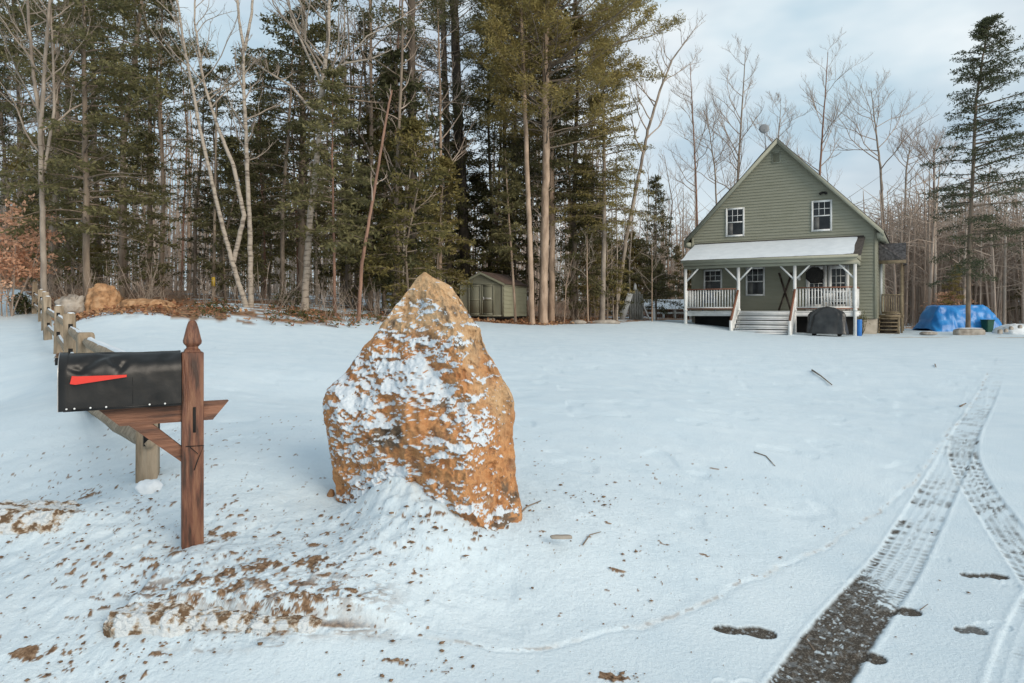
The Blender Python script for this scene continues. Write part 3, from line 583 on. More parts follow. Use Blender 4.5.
# ------------------------------------------------------------------ split rail fence
def fence():
    base = [(-2.08, 3.9, 1.25), (-4.0, 6.4, 1.30), (-5.75, 8.9, 1.47), (-7.64, 11.5, 1.59), (-9.52, 14.0, 1.80), (-11.3, 16.5, 1.96), (-13.1, 19, 2.10), (-15.05, 21.5, 2.44)]
    r = empty('split_rail_fence', (-2.08, 3.9, gzs(-2.08, 3.9)), 0, 'weathered split rail fence of wooden posts running up the left side of the yard', 'fence')
    ox, oy, oz = r.location; rs = random.Random(3); ps = []
    for i, (x, y, zt) in enumerate(base):
        g = gzs(x, y); m = MB(); a = math.atan2(2.5, -1.87) + (math.radians(75) if i == 0 else rs.uniform(-.15, .15)); tilt = rs.uniform(-.03, .03)
        w_, d_ = .068, .055; V = []; zs = list(np.linspace(-.3, zt - g - .03, 9)) + [zt - g - .008, zt - g]
        for k, z in enumerate(zs):
            sc = 1 if k < 9 else (.9 if k == 9 else .7); j = rs.uniform(-.003, .003)
            V.append([(q[0] * w_ * sc + j + tilt * z, q[1] * d_ * sc, z) for q in ((-1, -.93), (-.93, -1), (.93, -1), (1, -.93), (1, .93), (.93, 1), (-.93, 1), (-1, .93))])
        V = np.array(V); ca, sa = math.cos(a + math.pi / 2), math.sin(a + math.pi / 2); X = V[:, :, 0] * ca - V[:, :, 1] * sa; Yv = V[:, :, 0] * sa + V[:, :, 1] * ca
        V = np.stack([X + x - ox, Yv + y - oy, V[:, :, 2] + g - oz], -1); m.grid(V, loop=True); m.poly(V[-1])
        po = m.build('post', M['fence'], r, bevel=0)
        c = MB(); c.tube([(x - ox + .0, y - oy - .0, zt - oz - .004), (x - ox, y - oy, zt - oz + (.012 if i else .0))], [.05, .03], 8, cap=True)
        if i > 1: c.build('snow_cap', M['snow'], po, smooth=True)
        if i == 0: mq = MB(); mq.bar((.031, -.058, .185), (.031, -.058, .265), .035, .03); mq.build('mortise', M['black'], po)
        # mortises
        t = Vector((math.cos(a), math.sin(a), 0))
        for zz in (.30, .62):
            if zt - g > zz + .1:
                for sgn in ((-1,) if i == 0 else (-1, 1)):
                    e = Vector((x - ox, y - oy, g - oz + zz)) + t * (.0565 * sgn)
                    mo = MB(); mo.bar(e - Vector((0, 0, .055)), e + Vector((0, 0, .055)), .05, .006, up=t); mo.build('mortise', M['black'], po)
        ps.append((x, y, g))
    for (x0, y0, g0), (x1, y1, g1) in zip(ps[:-1], ps[1:]):
        for zz in (.27, .60):
            n = 9; t = np.linspace(-.03, 1.03, n); first = (x0 > -2.2 and zz < .5); pts = np.c_[x0 + (x1 - x0) * t - ox, y0 + (y1 - y0) * t - oy, g0 + (g1 - g0) * t + (zz if not first else .20 - .17 * t) - oz + .007 * np.sin(t * 3 + rs.random() * 6)]
            rad = np.interp(t, [0, .12, .88, 1], [.026, .052, .050, .026]) * rs.uniform(.9, 1.1)
            m = MB(); m.tube(pts, rad, 6, rough=.25, cap=True); ra = m.build('rail', M['fence'], r)
            sn = MB(); sn.tube(pts[1:-1] + np.array([0, 0, .034]), rad[1:-1] * .5, 6, rough=.5); sn.build('snow', M['snow'], ra, smooth=True)
fence()

# ------------------------------------------------------------------ the house
HT = math.radians(-31); HX, HYY = 16.644, 31.17; HZ = .45
def house():
    H = empty('gable_house', (HX, HYY, HZ), HT, 'sage green gabled house with snowy front porch roof and white trim', 'house')
    def Zl(z): return z - HZ
    W = 8.5; c = -4.25; k = 4.75 / 4.56; zap = Zl(9.90)
    def roofz(x): return zap - abs(x - c) * k
    z0 = Zl(1.16); zeave = roofz(0) - .20; D = 7.6; cs = .145; n = int((zap - z0) / cs) + 1
    wl = MB()
    for i in range(n):   # front clapboards
        za, zb = z0 + i * cs, z0 + (i + 1) * cs
        def hw(z): return min(4.25, max(0, (zap - .15 - z) / k))
        a, b = hw(za), hw(zb)
        if a < .05: break
        wl.add([(c - a, -.04, za), (c + a, -.04, za), (c + b, -.004, zb), (c - b, -.004, zb)], [(0, 1, 2, 3)])
        wl.add([(c - a, 0, za), (c + a, 0, za), (c + a, -.04, za), (c - a, -.04, za)], [(0, 1, 2, 3)])
    for i in range(int((zeave - z0) / cs) + 1):  # right side
        za, zb = z0 + i * cs, min(zeave, z0 + (i + 1) * cs)
        wl.add([(.022, 0, za), (.022, D, za), (.004, D, zb), (.004, 0, zb)], [(0, 1, 2, 3)]); wl.add([(0, 0, za), (0, D, za), (.022, D, za), (.022, 0, za)], [(0, 1, 2, 3)])
    wl.add([(-W, 0, 0), (-W, D, 0), (-W, D, zeave), (-W, 0, zeave)], [(3, 2, 1, 0)])
    wl.add([(-W, D, 0), (0, D, 0), (0, D, zeave), (c, D, zap - .15), (-W, D, zeave)], [(0, 1, 2, 3, 4)])
    wl.build('wall', M['siding'], H)
    for x in (-W + .05, -.05): cb = MB(); cb.box(x - .055, -.046, z0, x + .055, 0.0, zeave); cb.build('corner_board', M['siding'], H)
    cb = MB(); cb.box(.006, -.03, z0, .032, .10, zeave); cb.build('corner_board', M['siding'], H)
    fd = MB(); fd.box(-W + .02, .012, -.6, -.012, D - .02, z0); fd.build('foundation', M['concrete'], H)
    # roof
    rf = MB(); yf, yb = -.32, D + .3; t = .025
    for s in (-1, 1):
        xe = c + s * 4.58; ze = zap - 4.58 * k
        p = [(c, zap), (xe, ze), (xe, ze - t * 1.4), (c, zap - t * 1.4)]
        v = [(x, yf, z) for x, z in p] + [(x, yb, z) for x, z in p]
        rf.add(v, [(0, 1, 2, 3), (7, 6, 5, 4), (0, 4, 5, 1), (1, 5, 6, 2), (2, 6, 7, 3)])
    rf.build('roof', M['roof'], H)
    rk = MB()
    for s in (-1, 1):   # rake boards and soffits
        xe = c + s * 4.56; ze = zap - 4.56 * k
        p = [(c, zap - .036), (xe, ze - .036), (xe, ze - .27), (c, zap - .27)]
        v = [(x, yf - .02, z) for x, z in p] + [(x, yf + .02, z) for x, z in p]; rk.add(v, [(0, 1, 2, 3), (7, 6, 5, 4), (0, 4, 5, 1), (1, 5, 6, 2), (2, 6, 7, 3), (3, 7, 4, 0)])
        p = [(c, zap - .17), (xe, ze - .17), (xe, ze - .20), (c, zap - .20)]; v = [(x, yf + .021, z) for x, z in p] + [(x, -.03, z) for x, z in p]
        rk.add(v, [(0, 4, 5, 1), (1, 5, 6, 2), (2, 6, 7, 3)])
        # eave box return
        x0, x1 = sorted((c + s * 4.27, xe)); rk.box(x0, yf + .022, ze - .34, x1, yb - .05, ze - .11)
    rk.build('rake_board', M['trimsage'], H)
    sn = MB()
    for s, q in ((-1, 1),): 
        xs = np.linspace(.02, 4.5, 14); ys = np.linspace(yf + .05, yb - .05, 10); V = np.array([[(c - x, y, zap - x * k + .05 + .02 * math.sin(x * 3 + y)) for y in ys] for x in xs]); sn.grid(V)
    sn.build('roof_snow', M['snow'], H, smooth=True)
    # windows
    def window(x0, z0_, x1, z1_, y=-.04, grid=(3, 2), name='window', frame=.085, lower=True, split=True):
        f = MB(); f.box(x0, y - .035, z0_, x0 + frame, y + .01, z1_); f.box(x1 - frame, y - .035, z0_, x1, y + .01, z1_); f.box(x0 + frame, y - .035, z1_ - frame, x1 - frame, y + .01, z1_)
        f.box(x0 + frame, y - .045, z0_, x1 - frame, y + .01, z0_ + frame)
        o = f.build(name, M['white'], H)
        a, b, lo, hi = x0 + frame, x1 - frame, z0_ + frame, z1_ - frame; mid = (lo + hi) / 2
        g = MB(); g.add([(a, y - .006, lo), (b, y - .006, lo), (b, y - .006, hi), (a, y - .006, hi)], [(0, 1, 2, 3)]); g.build('pane', M['glass'], o)
        mu = MB()
        if split: mu.box(a, y - .030, mid - .025, b, y - .008, mid + .025)
        l2 = mid + .025 if split else lo
        for i in range(1, grid[0]): x = a + (b - a) * i / grid[0]; mu.box(x - .012, y - .020, l2, x + .012, y - .009, hi)
        for i in range(1, grid[1]): z = l2 + (hi - l2) * i / grid[1]; mu.box(a, y - .0195, z - .012, b, y - .0085, z + .012)
        mu.build('muntin', M['white'], o)
        if split:
            cu = MB(); cu.box(a + .03, y - .0075, lo + .02, a + (b - a) * .35, y - .0065, mid - .04); cu.build('curtain', mat('curtain', (.16, .16, .15), (.1, .1, .1), 5), o)
        return o
    window(-6.75, Zl(5.25), -5.83, Zl(6.69)); window(-2.74, Zl(5.28), -1.84, Zl(6.74))
    window(-7.87, Zl(2.45), -6.93, Zl(3.62)); window(-5.77, Zl(2.25), -4.86, Zl(3.67))
    # french doors, two leaves
    for x0, x1 in ((-2.98, -2.07), (-2.03, -1.12)):
        dr = MB(); zz0, zz1 = Zl(1.52), Zl(3.64); y = -.041
        dr.box(x0, y - .03, zz0, x0 + .17, y, zz1); dr.box(x1 - .17, y - .03, zz0, x1, y, zz1); dr.box(x0 + .17, y - .03, zz1 - .17, x1 - .17, y, zz1); dr.box(x0 + .17, y - .03, zz0, x1 - .17, y, zz0 + .3)
        o = dr.build('door', M['white'], H)
        g = MB(); g.add([(x0 + .17, y - .01, zz0 + .3), (x1 - .17, y - .01, zz0 + .3), (x1 - .17, y - .01, zz1 - .17), (x0 + .17, y - .01, zz1 - .17)], [(0, 1, 2, 3)]); g.build('pane', M['glass'], o)
        mu = MB()
        for i in (1, 2): x = x0 + .17 + (x1 - x0 - .34) * i / 3; mu.box(x - .012, y - .024, zz0 + .3, x + .012, y - .012, zz1 - .17)
        for i in range(1, 5): z = zz0 + .3 + (zz1 - zz0 - .47) * i / 5; mu.box(x0 + .17, y - .023, z - .012, x1 - .17, y - .0115, z + .012)
        mu.build('muntin', M['white'], o); hn = MB(); hx = x1 - .08 if x0 < -2.5 else x0 + .08; hn.box(hx - .02, y - .08, zz0 + .95, hx + .02, y - .03, zz0 + 1.07); hn.build('handle', M['black'], o)
    v = MB(); v.box(-4.52, -.06, Zl(8.72), -4.12, -.02, Zl(9.28)); vo = v.build('gable_vent', M['trimsage'], H)
    sl = MB()
    for i in range(8): z = Zl(8.78) + i * .055; sl.add([(-4.47, -.066, z), (-4.17, -.066, z), (-4.17, -.062, z + .045), (-4.47, -.062, z + .045)], [(0, 1, 2, 3)])
    sl.build('louvre', mat('vent_dark', (.10, .10, .07), (.13, .13, .09), 4), vo)
    la = MB(); la.box(-2.30, -.10, Zl(7.06), -2.12, -.02, Zl(7.14)); la.tube([(-2.15, -.08, Zl(7.10)), (-2.08, -.22, Zl(7.03))], [.05, .07], 8, cap=True); la.tube([(-2.27, -.08, Zl(7.10)), (-2.33, -.22, Zl(7.03))], [.05, .07], 8, cap=True); la.build('flood_light', M['black'], H)
    sw = window(0, 0, .01, .01) if False else None
    # side window
    f = MB(); f.box(.022, 2.6, Zl(2.6), .06, 3.5, Zl(4.0)); f.build('side_window', M['white'], H)
    # satellite dish
    d = MB(); R0, th = .24, np.linspace(0, 2 * math.pi, 20, endpoint=False); q = Matrix.Translation((-5.02, .62, Zl(10.68))) @ Matrix.Rotation(math.radians(12), 4, 'Z') @ Matrix.Rotation(math.radians(78), 4, 'X')
    rings = [[tuple(q @ Vector((r_ * math.cos(a), r_ * math.sin(a), -r_ * r_ * .5))) for a in th] for r_ in (.01, .08, .16, .24)] + [[tuple(q @ Vector((.245 * math.cos(a), .245 * math.sin(a), -.05))) for a in th]]
    d.grid(np.array(rings), loop=True); d.tube([(-5.0, .66, Zl(10.68)), (-4.95, .75, roofz(-4.95) - .05)], .025, 6); d.tube([tuple(q @ Vector((0, -.28, 0))), tuple(q @ Vector((0, -.2, .3)))], .012, 5)
    d.build('satellite_dish', M['dish'], H)
    # ---------------- porch
    PY0 = -2.1; deck = Zl(1.5)
    xL, xR = -8.25, -.62
    fl = MB(); fl.box(xL, PY0 - .05, deck - .04, xR, -.03, deck); fl.box(xL, PY0 - .02, deck - .24, xR, PY0 + .03, deck - .041); fl.box(xR - .05, PY0 + .031, deck - .24, xR, -.03, deck - .041); fl.box(xL, PY0 + .031, deck - .24, xL + .05, -.03, deck - .041)
    fl.build('porch_deck', M['white'], H)
    un = MB(); un.box(xL + .3, -1.3, -.5, xR - .2, -.95, deck - .26); un.build('under_deck_shade', M['black'], H)  # black box standing in for the shade beneath the deck
    wr = MB()
    for px_ in (-8.19, -5.66, -3.17, -.72):
        m = MB(); m.box(px_ - .065, PY0 - .065, -.6, px_ + .065, PY0 + .065, Zl(3.56)); m.box(px_ - .085, PY0 - .085, deck + .001, px_ + .085, PY0 + .085, deck + .10); po = m.build('porch_post', M['white'], H)
        br = MB()
        for s in (-1, 1):
            if (px_ < -8 and s < 0) or (px_ > -1 and s > 0): continue
            br.bar((px_ + s * .05, PY0, Zl(2.95)), (px_ + s * .62, PY0, Zl(3.56)), .07, .07)
        br.build('brace', M['white'], po)
    bm = MB(); bm.box(xL, PY0 - .08, Zl(3.56), xR, PY0 + .08, Zl(3.76)); bm.box(xL, PY0 - .3, Zl(3.70), xR, PY0 - .27, Zl(3.93)); bm.box(xR - .1, PY0 + .081, Zl(3.56), xR, -.03, Zl(3.76)); bm.box(xL, PY0 + .081, Zl(3.56), xL + .1, -.03, Zl(3.76))
    bm.build('porch_beam', M['trimsage'], H)
    ce = MB(); ce.box(xL + .1, PY0 - .26, Zl(3.765), xR - .1, -.05, Zl(3.79)); ce.build('porch_ceiling', M['bark_dark'], H)
    gu = MB(); gu.box(xL - .05, PY0 - .40, Zl(3.83), xR + .05, PY0 - .301, Zl(3.95)); gu.build('gutter', M['trimsage'], H)
    for xx, nm in ((xR, 1), (xL, -1)):   # gable ends of porch roof
        ge = MB(); ge.add([(xx, PY0 - .3, Zl(3.80)), (xx, -.03, Zl(3.80)), (xx, -.03, Zl(4.86)), (xx, PY0 - .3, Zl(3.93))], [(0, 1, 2, 3)]); ge.build('porch_gable_end', M['siding'], H)
    pr = MB(); a, b = PY0 - .36, -.02; za, zb = Zl(3.95), Zl(4.92); x0, x1 = xL - .10, xR + .16
    pr.add([(x0, a, za), (x1, a, za), (x1, b, zb), (x0, b, zb), (x0, a, za - .06), (x1, a, za - .06), (x1, b, zb - .06), (x0, b, zb - .06)], [(0, 1, 2, 3), (7, 6, 5, 4), (0, 4, 5, 1), (1, 5, 6, 2), (3, 7, 4, 0)])
    pf = pr.build('porch_roof', M['roof'], H)
    ps = MB(); U = np.linspace(0, 1, 60); Vv = np.linspace(0, 1, 12); V = []
    for v_ in Vv:
        row = []
        for u_ in U:
            xe = x0 + .02 + (x1 - .34 - x0) * u_ + .02 * math.sin(v_ * 9); hgt = .055 * min(1, 8 * min(u_, 1 - u_) + .1, 6 * v_ + .25, 8 * (1 - v_) + .3)
            yy = a + .01 + (b - a - .05) * v_ + (.03 * math.sin(u_ * 21) + .02 * math.sin(u_ * 47) if v_ == 0 else 0); row.append((xe, yy, za + (zb - za) * v_ + hgt + .004))
        V.append(row)
    ps.grid(np.array(V)); ps.build('snow', M['snow'], pf, smooth=True)
    ru = MB(); ru.box(x0 + .05, b - .06, zb + .0, x1 - .05, b, zb + .06); ru.build('flashing', M['roof'], pf)
    # railings
    def railing(a, b, m1=M['white'], m2=M['railbrown'], zt=1.05, zb_=.16, name='railing', n=None, bw=.045):
        a = Vector(a); b = Vector(b); d = b - a; n = n or int(d.length / .125); r = MB()
        for i in range(n + 1): p = a + d * (i / n); r.box(p.x - bw / 2, p.y - bw / 2, p.z + zb_, p.x + bw / 2, p.y + bw / 2, p.z + zt - .04)
        r.bar(a + Vector((0, 0, zb_)), b + Vector((0, 0, zb_)), .05, .07); o = r.build(name, m1, H)
        t = MB(); t.bar(a + Vector((0, 0, zt)), b + Vector((0, 0, zt)), .10, .05); t.bar(a + Vector((0, -.045, zb_ - .06)), b + Vector((0, -.045, zb_ - .06)), .03, .05); t.build('rail_cap', m2, o)
        return o
    railing((-8.10, PY0, deck), (-5.75, PY0, deck)); railing((-3.08, PY0, deck), (-.80, PY0, deck)); railing((-.72, PY0 + .1, deck), (-.72, -.15, deck)); railing((-8.19, PY0 + .1, deck), (-8.19, -.15, deck))
    # stairs
    sx0, sx1 = -5.58, -3.25; ns = 5; rise = (deck - .04) / ns; run = .27
    st = MB()
    for i in range(ns):
        zt_ = deck - rise * (i + 0) - .0; y1 = PY0 - .06 - run * i
        st.box(sx0, y1 - run * 0 - .02, zt_ - rise + .035, sx1, y1, zt_ - .045); st.box(sx0, y1 - run - .03, zt_ - rise - .0, sx1, y1 - .0, zt_ - rise + .034)
    st.build('steps', mat('step_white', (.78, .79, .79), (.66, .68, .68), 3, .7), H)
    for x in (sx0 - .09, sx1 + .09):
        s = MB(); Mq = Matrix.Translation((x - .03, 0, 0)) @ Matrix(((0, 0, 1, 0), (1, 0, 0, 0), (0, 1, 0, 0), (0, 0, 0, 1)))
        s.prism([(PY0 - .07, deck + .02), (PY0 - .07, deck - .34), (PY0 - run * ns - .0, -.25), (PY0 - run * ns - .12, -.25), (PY0 - run * ns - .12, .12)], Mq, .06)
        s.box(x - .06, PY0 - run * ns - .16, -.2, x + .06, PY0 - run * ns - .04, .62); so_ = s.build('stair_stringer', M['white'], H)
        hr = MB(); hr.bar((x, PY0 - .07, deck + .98), (x, PY0 - run * ns - .12, .62), .10, .05); hr.build('handrail', M['railbrown'], so_)
        bl = MB()
        for i in range(9): t_ = (i + .5) / 9; yy = PY0 - .07 - (run * ns) * t_; zz = deck + .98 - (deck + .36) * t_; bl.box(x - .02, yy - .02, max(.1, zz - .92), x + .02, yy + .02, zz - .02)
        bl.build('baluster', M['white'], so_)
    # side entry porch
    sp = MB(); y0, y1, x1_ = 1.6, 4.2, 1.02; dz = Zl(1.32)
    sp.box(.034, y0, dz - .16, x1_, y1, dz); 
    for i in range(5): z = dz - .17 * (i + 1); sp.box(.05, y0 - .16 * (i + 1) - .1, z - .045, x1_ - .2, y0 - .16 * i - .001, z); sp.box(.05, y0 - .16 * i - .03, z - .17, x1_ - .2, y0 - .16 * i - .012, z - .046, 1)
    for x in (.05, x1_ - .2): sp.bar((x, y0, dz - .15), (x, y0 - .85, -.1), .05, .16)
    sd_ = sp.build('side_steps', [M['deckwood'], M['bark_dark']], H)
    x = x1_ - .06
    for bb in ((x - .05, y0, -.5, x + .05, y0 + .1, Zl(3.80)), (x - .05, y1 - .1, -.5, x + .05, y1, Zl(3.80)), (x - .13, y0 - .95, -.4, x - .05, y0 - .87, .75)):
        so_ = MB(); so_.box(*bb); so_.build('side_post', M['deckwood'], H)
    so_ = MB(); so_.box(.06, y0 + .1, dz, .16, y0 + .2, Zl(3.75)); so_.build('side_post', M['white'], H)
    r = railing((.15, y0 + .05, dz), (x1_ - .1, y0 + .05, dz), M['deckwood'], M['deckwood'], .95, .12, 'side_railing', 8); railing((x1_ - .06, y0 + .15, dz), (x1_ - .06, y1 - .1, dz), M['deckwood'], M['deckwood'], .95, .12, 'side_railing', 18)
    ro = MB(); ro.add([(.03, y0 - .3, Zl(4.75)), (x1_ + .1, y0 - .3, Zl(3.9)), (x1_ + .1, y1 + .3, Zl(3.9)), (.03, y1 + .3, Zl(4.75)), (.03, y0 - .3, Zl(4.60)), (x1_ + .1, y0 - .3, Zl(3.78)), (x1_ + .1, y1 + .3, Zl(3.78)), (.03, y1 + .3, Zl(4.60))], [(0, 1, 2, 3), (7, 6, 5, 4), (0, 4, 5, 1), (1, 5, 6, 2)])
    ro.add([(.03, y0 - .29, Zl(4.74)), (x1_ + .09, y0 - .29, Zl(3.89)), (x1_ + .09, y0 - .29, Zl(3.76)), (.03, y0 - .29, Zl(3.76))], [(0, 1, 2, 3)]); 
    # steep upper slope facing the yard
    ro.add([(.03, y0 - .31, Zl(3.86)), (x1_ + .12, y0 - .31, Zl(3.86)), (x1_ + .12, y0 + .9, Zl(4.78)), (.03, y0 + .9, Zl(4.78))], [(0, 1, 2, 3)])
    sr = ro.build('side_roof', mat('side_shingle', (.05, .045, .045), (.16, .15, .15), 9, .9, .4, 30), H)
    fa = MB(); fa.box(.03, y0 - .34, Zl(3.72), x1_ + .13, y0 - .315, Zl(3.88)); fa.build('side_fascia', M['deckwood'], H)
    # wall lantern
    ln_ = MB(); ln_.box(-3.34, -.10, Zl(2.98), -3.22, -.03, Zl(3.18)); ln_.build('porch_lantern', M['white'], H)
    return H
house()
def hw(x, y, z=None):
    X = HX + x * math.cos(HT) - y * math.sin(HT); Y = HYY + x * math.sin(HT) + y * math.cos(HT)
    return (X, Y, gzs(X, Y) if z is None else z)
# things on and by the porch
def porch_things():
    # covered grill
    g = empty('covered_grill', hw(-1.75, -2.95), HT, 'grill under a creased black cover standing before the porch', 'grill')
    nz, na = 26, 48; V = np.zeros((nz, na, 3)); hs = np.linspace(0, 1, nz); a = np.linspace(0, 2 * math.pi, na, endpoint=False)
    for i, h in enumerate(hs):
        t = min(1, (1 - h) * 3.2); rx = (.78 - .10 * h) * (t**.35 if t < 1 else 1); ry = (.36 - .05 * h) * (t**.35 if t < 1 else 1)
        ex = .45; cx_ = np.sign(np.cos(a)) * np.abs(np.cos(a))**ex; sy_ = np.sign(np.sin(a)) * np.abs(np.sin(a))**ex
        fold = 1 + .05 * np.sin(a * 7 + h * 3) * (1 - h) + .05 * np.sin(a * 11 - h * 5); V[i] = np.stack([cx_ * rx * fold, sy_ * ry * fold, .10 + h * (1.18 + .05 * np.cos(a * 2 + 1)) - (.06 * np.abs(np.cos(a)) if h > .8 else 0)], -1)
    m = MB(); m.grid(V, loop=True); m.poly(V[-1]); m.build('cover', M['cover'], g, smooth=True)
    for sx in (-.5, .5):
        for sy in (-.2, .2): w_ = MB(); w_.tube([(sx, sy - .03, .06), (sx, sy + .03, .06)], .07, 12, cap=True); w_.build('wheel', M['black'], g)
    # blue barrel
    b = MB(); th = [(.19, 0), (.20, .1), (.21, .25), (.205, .4), (.215, .55), (.215, .62), (.19, .625)]
    V = np.array([[(r * math.cos(q), r * math.sin(q), z) for q in np.linspace(0, 6.2832, 20, endpoint=False)] for r, z in th]); b.grid(V, loop=True); b.poly(V[-1])
    o = b.build('blue_barrel', M['bluebin'], smooth=True); o.location = hw(-.57, -1.95); o.scale = (.55, .55, 1.15); tag(o, 'small blue plastic barrel at the right end of the porch', 'barrel')
    # dark shrub behind barrel
    rs = np.random.RandomState(4); s = MB()
    for i in range(60):
        d = rs.randn(3) * [.22, .15, .0]; s.tube([(0, 0, 0), tuple(d * .5 + [0, 0, .25]), tuple(d + [0, 0, .45 + .35 * rs.rand()])], [.008, .006, .003], 3)
    for i in range(260):
        p = rs.randn(3) * [.2, .14, .16] + [0, 0, .72]; q = rs.randn(3) * .05; s.add([p, p + q, p + rs.randn(3) * .05], [(0, 1, 2)])
    o = s.build('potted_plant', M['needle']); o.scale = (.55, .55, .95); o.location = hw(-.50, -1.3); tag(o, 'dark leafy plant behind the blue barrel by the porch corner', 'plant')
    # bench on the porch right
    def bench(loc, rz, ln, m, label, nm='porch_bench'):
        r = empty(nm, loc, rz, label, 'bench'); q = MB(); q.box(-ln / 2, -.25, .40, ln / 2, .22, .45); q.build('seat', m, r)
        q = MB(); q.box(-ln / 2, .20, .46, ln / 2, .24, .54); q.box(-ln / 2, .20, .82, ln / 2, .25, .92)
        for i in range(int(ln / .11)): x = -ln / 2 + .05 + i * .11; q.box(x, .205, .54, x + .07, .235, .82)
        q.build('backrest', m, r)
        for sx in (-1, 1):
            for y in (-.22, .2): q = MB(); q.box(sx * (ln / 2 - .04) - .03, y - .03, 0, sx * (ln / 2 - .04) + .03, y + .03, .63 if y < 0 else .46); q.build('leg', m, r)
            q = MB(); q.box(sx * (ln / 2 - .04) - .04, -.27, .63, sx * (ln / 2 - .04) + .04, .2, .66); q.build('armrest', m, r)
    bench(hw(-1.55, -1.2, 1.505), HT, 1.25, M['white'], 'white slatted bench behind the right porch railing')
    bench(hw(-7.35, -1.0, 1.505), HT + .3, .65, mat('blue_grey_paint', (.17, .21, .28), (.24, .28, .34), 4), 'blue grey chair behind the left porch railing', 'porch_chair')
    # round black hanging shade in front of door
    q = MB(); r8 = [(.41 * math.cos(t), .41 * math.sin(t)) for t in [math.radians(22.5 + 45 * i) for i in range(8)]]
    Mq = Matrix.Rotation(math.radians(90), 4, 'X'); q.prism(r8, Mq, .10); q.prism([(x * .8, y * .8) for x, y in r8], Matrix.Translation((0, -.10, 0)) @ Mq, .05); q.tube([(0, -.05, .38), (0, -.05, .62)], .008, 5)
    o = q.build('hanging_ornament', mat('black_weave', (.010, .010, .010), (.03, .028, .025), 25, .8, .6, 60), bevel=.02); o.location = hw(-2.50, -.75, 3.16); o.rotation_euler = (0, 0, HT); tag(o, 'large black octagonal ornament hanging in front of the glass doors', 'ornament')
    # crossed old skis leaning on the wall
    for s, lab in ((1, 'dark ski crossing in an X on the porch wall, tip to the right'), (-1, 'dark ski crossing in an X on the porch wall, tip to the left')):
        q = MB(); pts = [(-s * .28, 0, 0), (-s * .02, .08 + .02 * s, .85), (s * .20, .20, 1.55), (s * .26, .19, 1.74), (s * .28, .13, 1.85)]
        for a_, b_ in zip(pts[:-1], pts[1:]): q.bar(a_, b_, .085, .02, up=(0, 1, 0))
        o = q.build('ski', mat('ski_wood', (.07, .05, .04), (.04, .03, .025), 5, .5)); o.location = hw(-3.90, -.28, 1.505); o.rotation_euler = (0, 0, HT); tag(o, lab, 'ski')
porch_things()

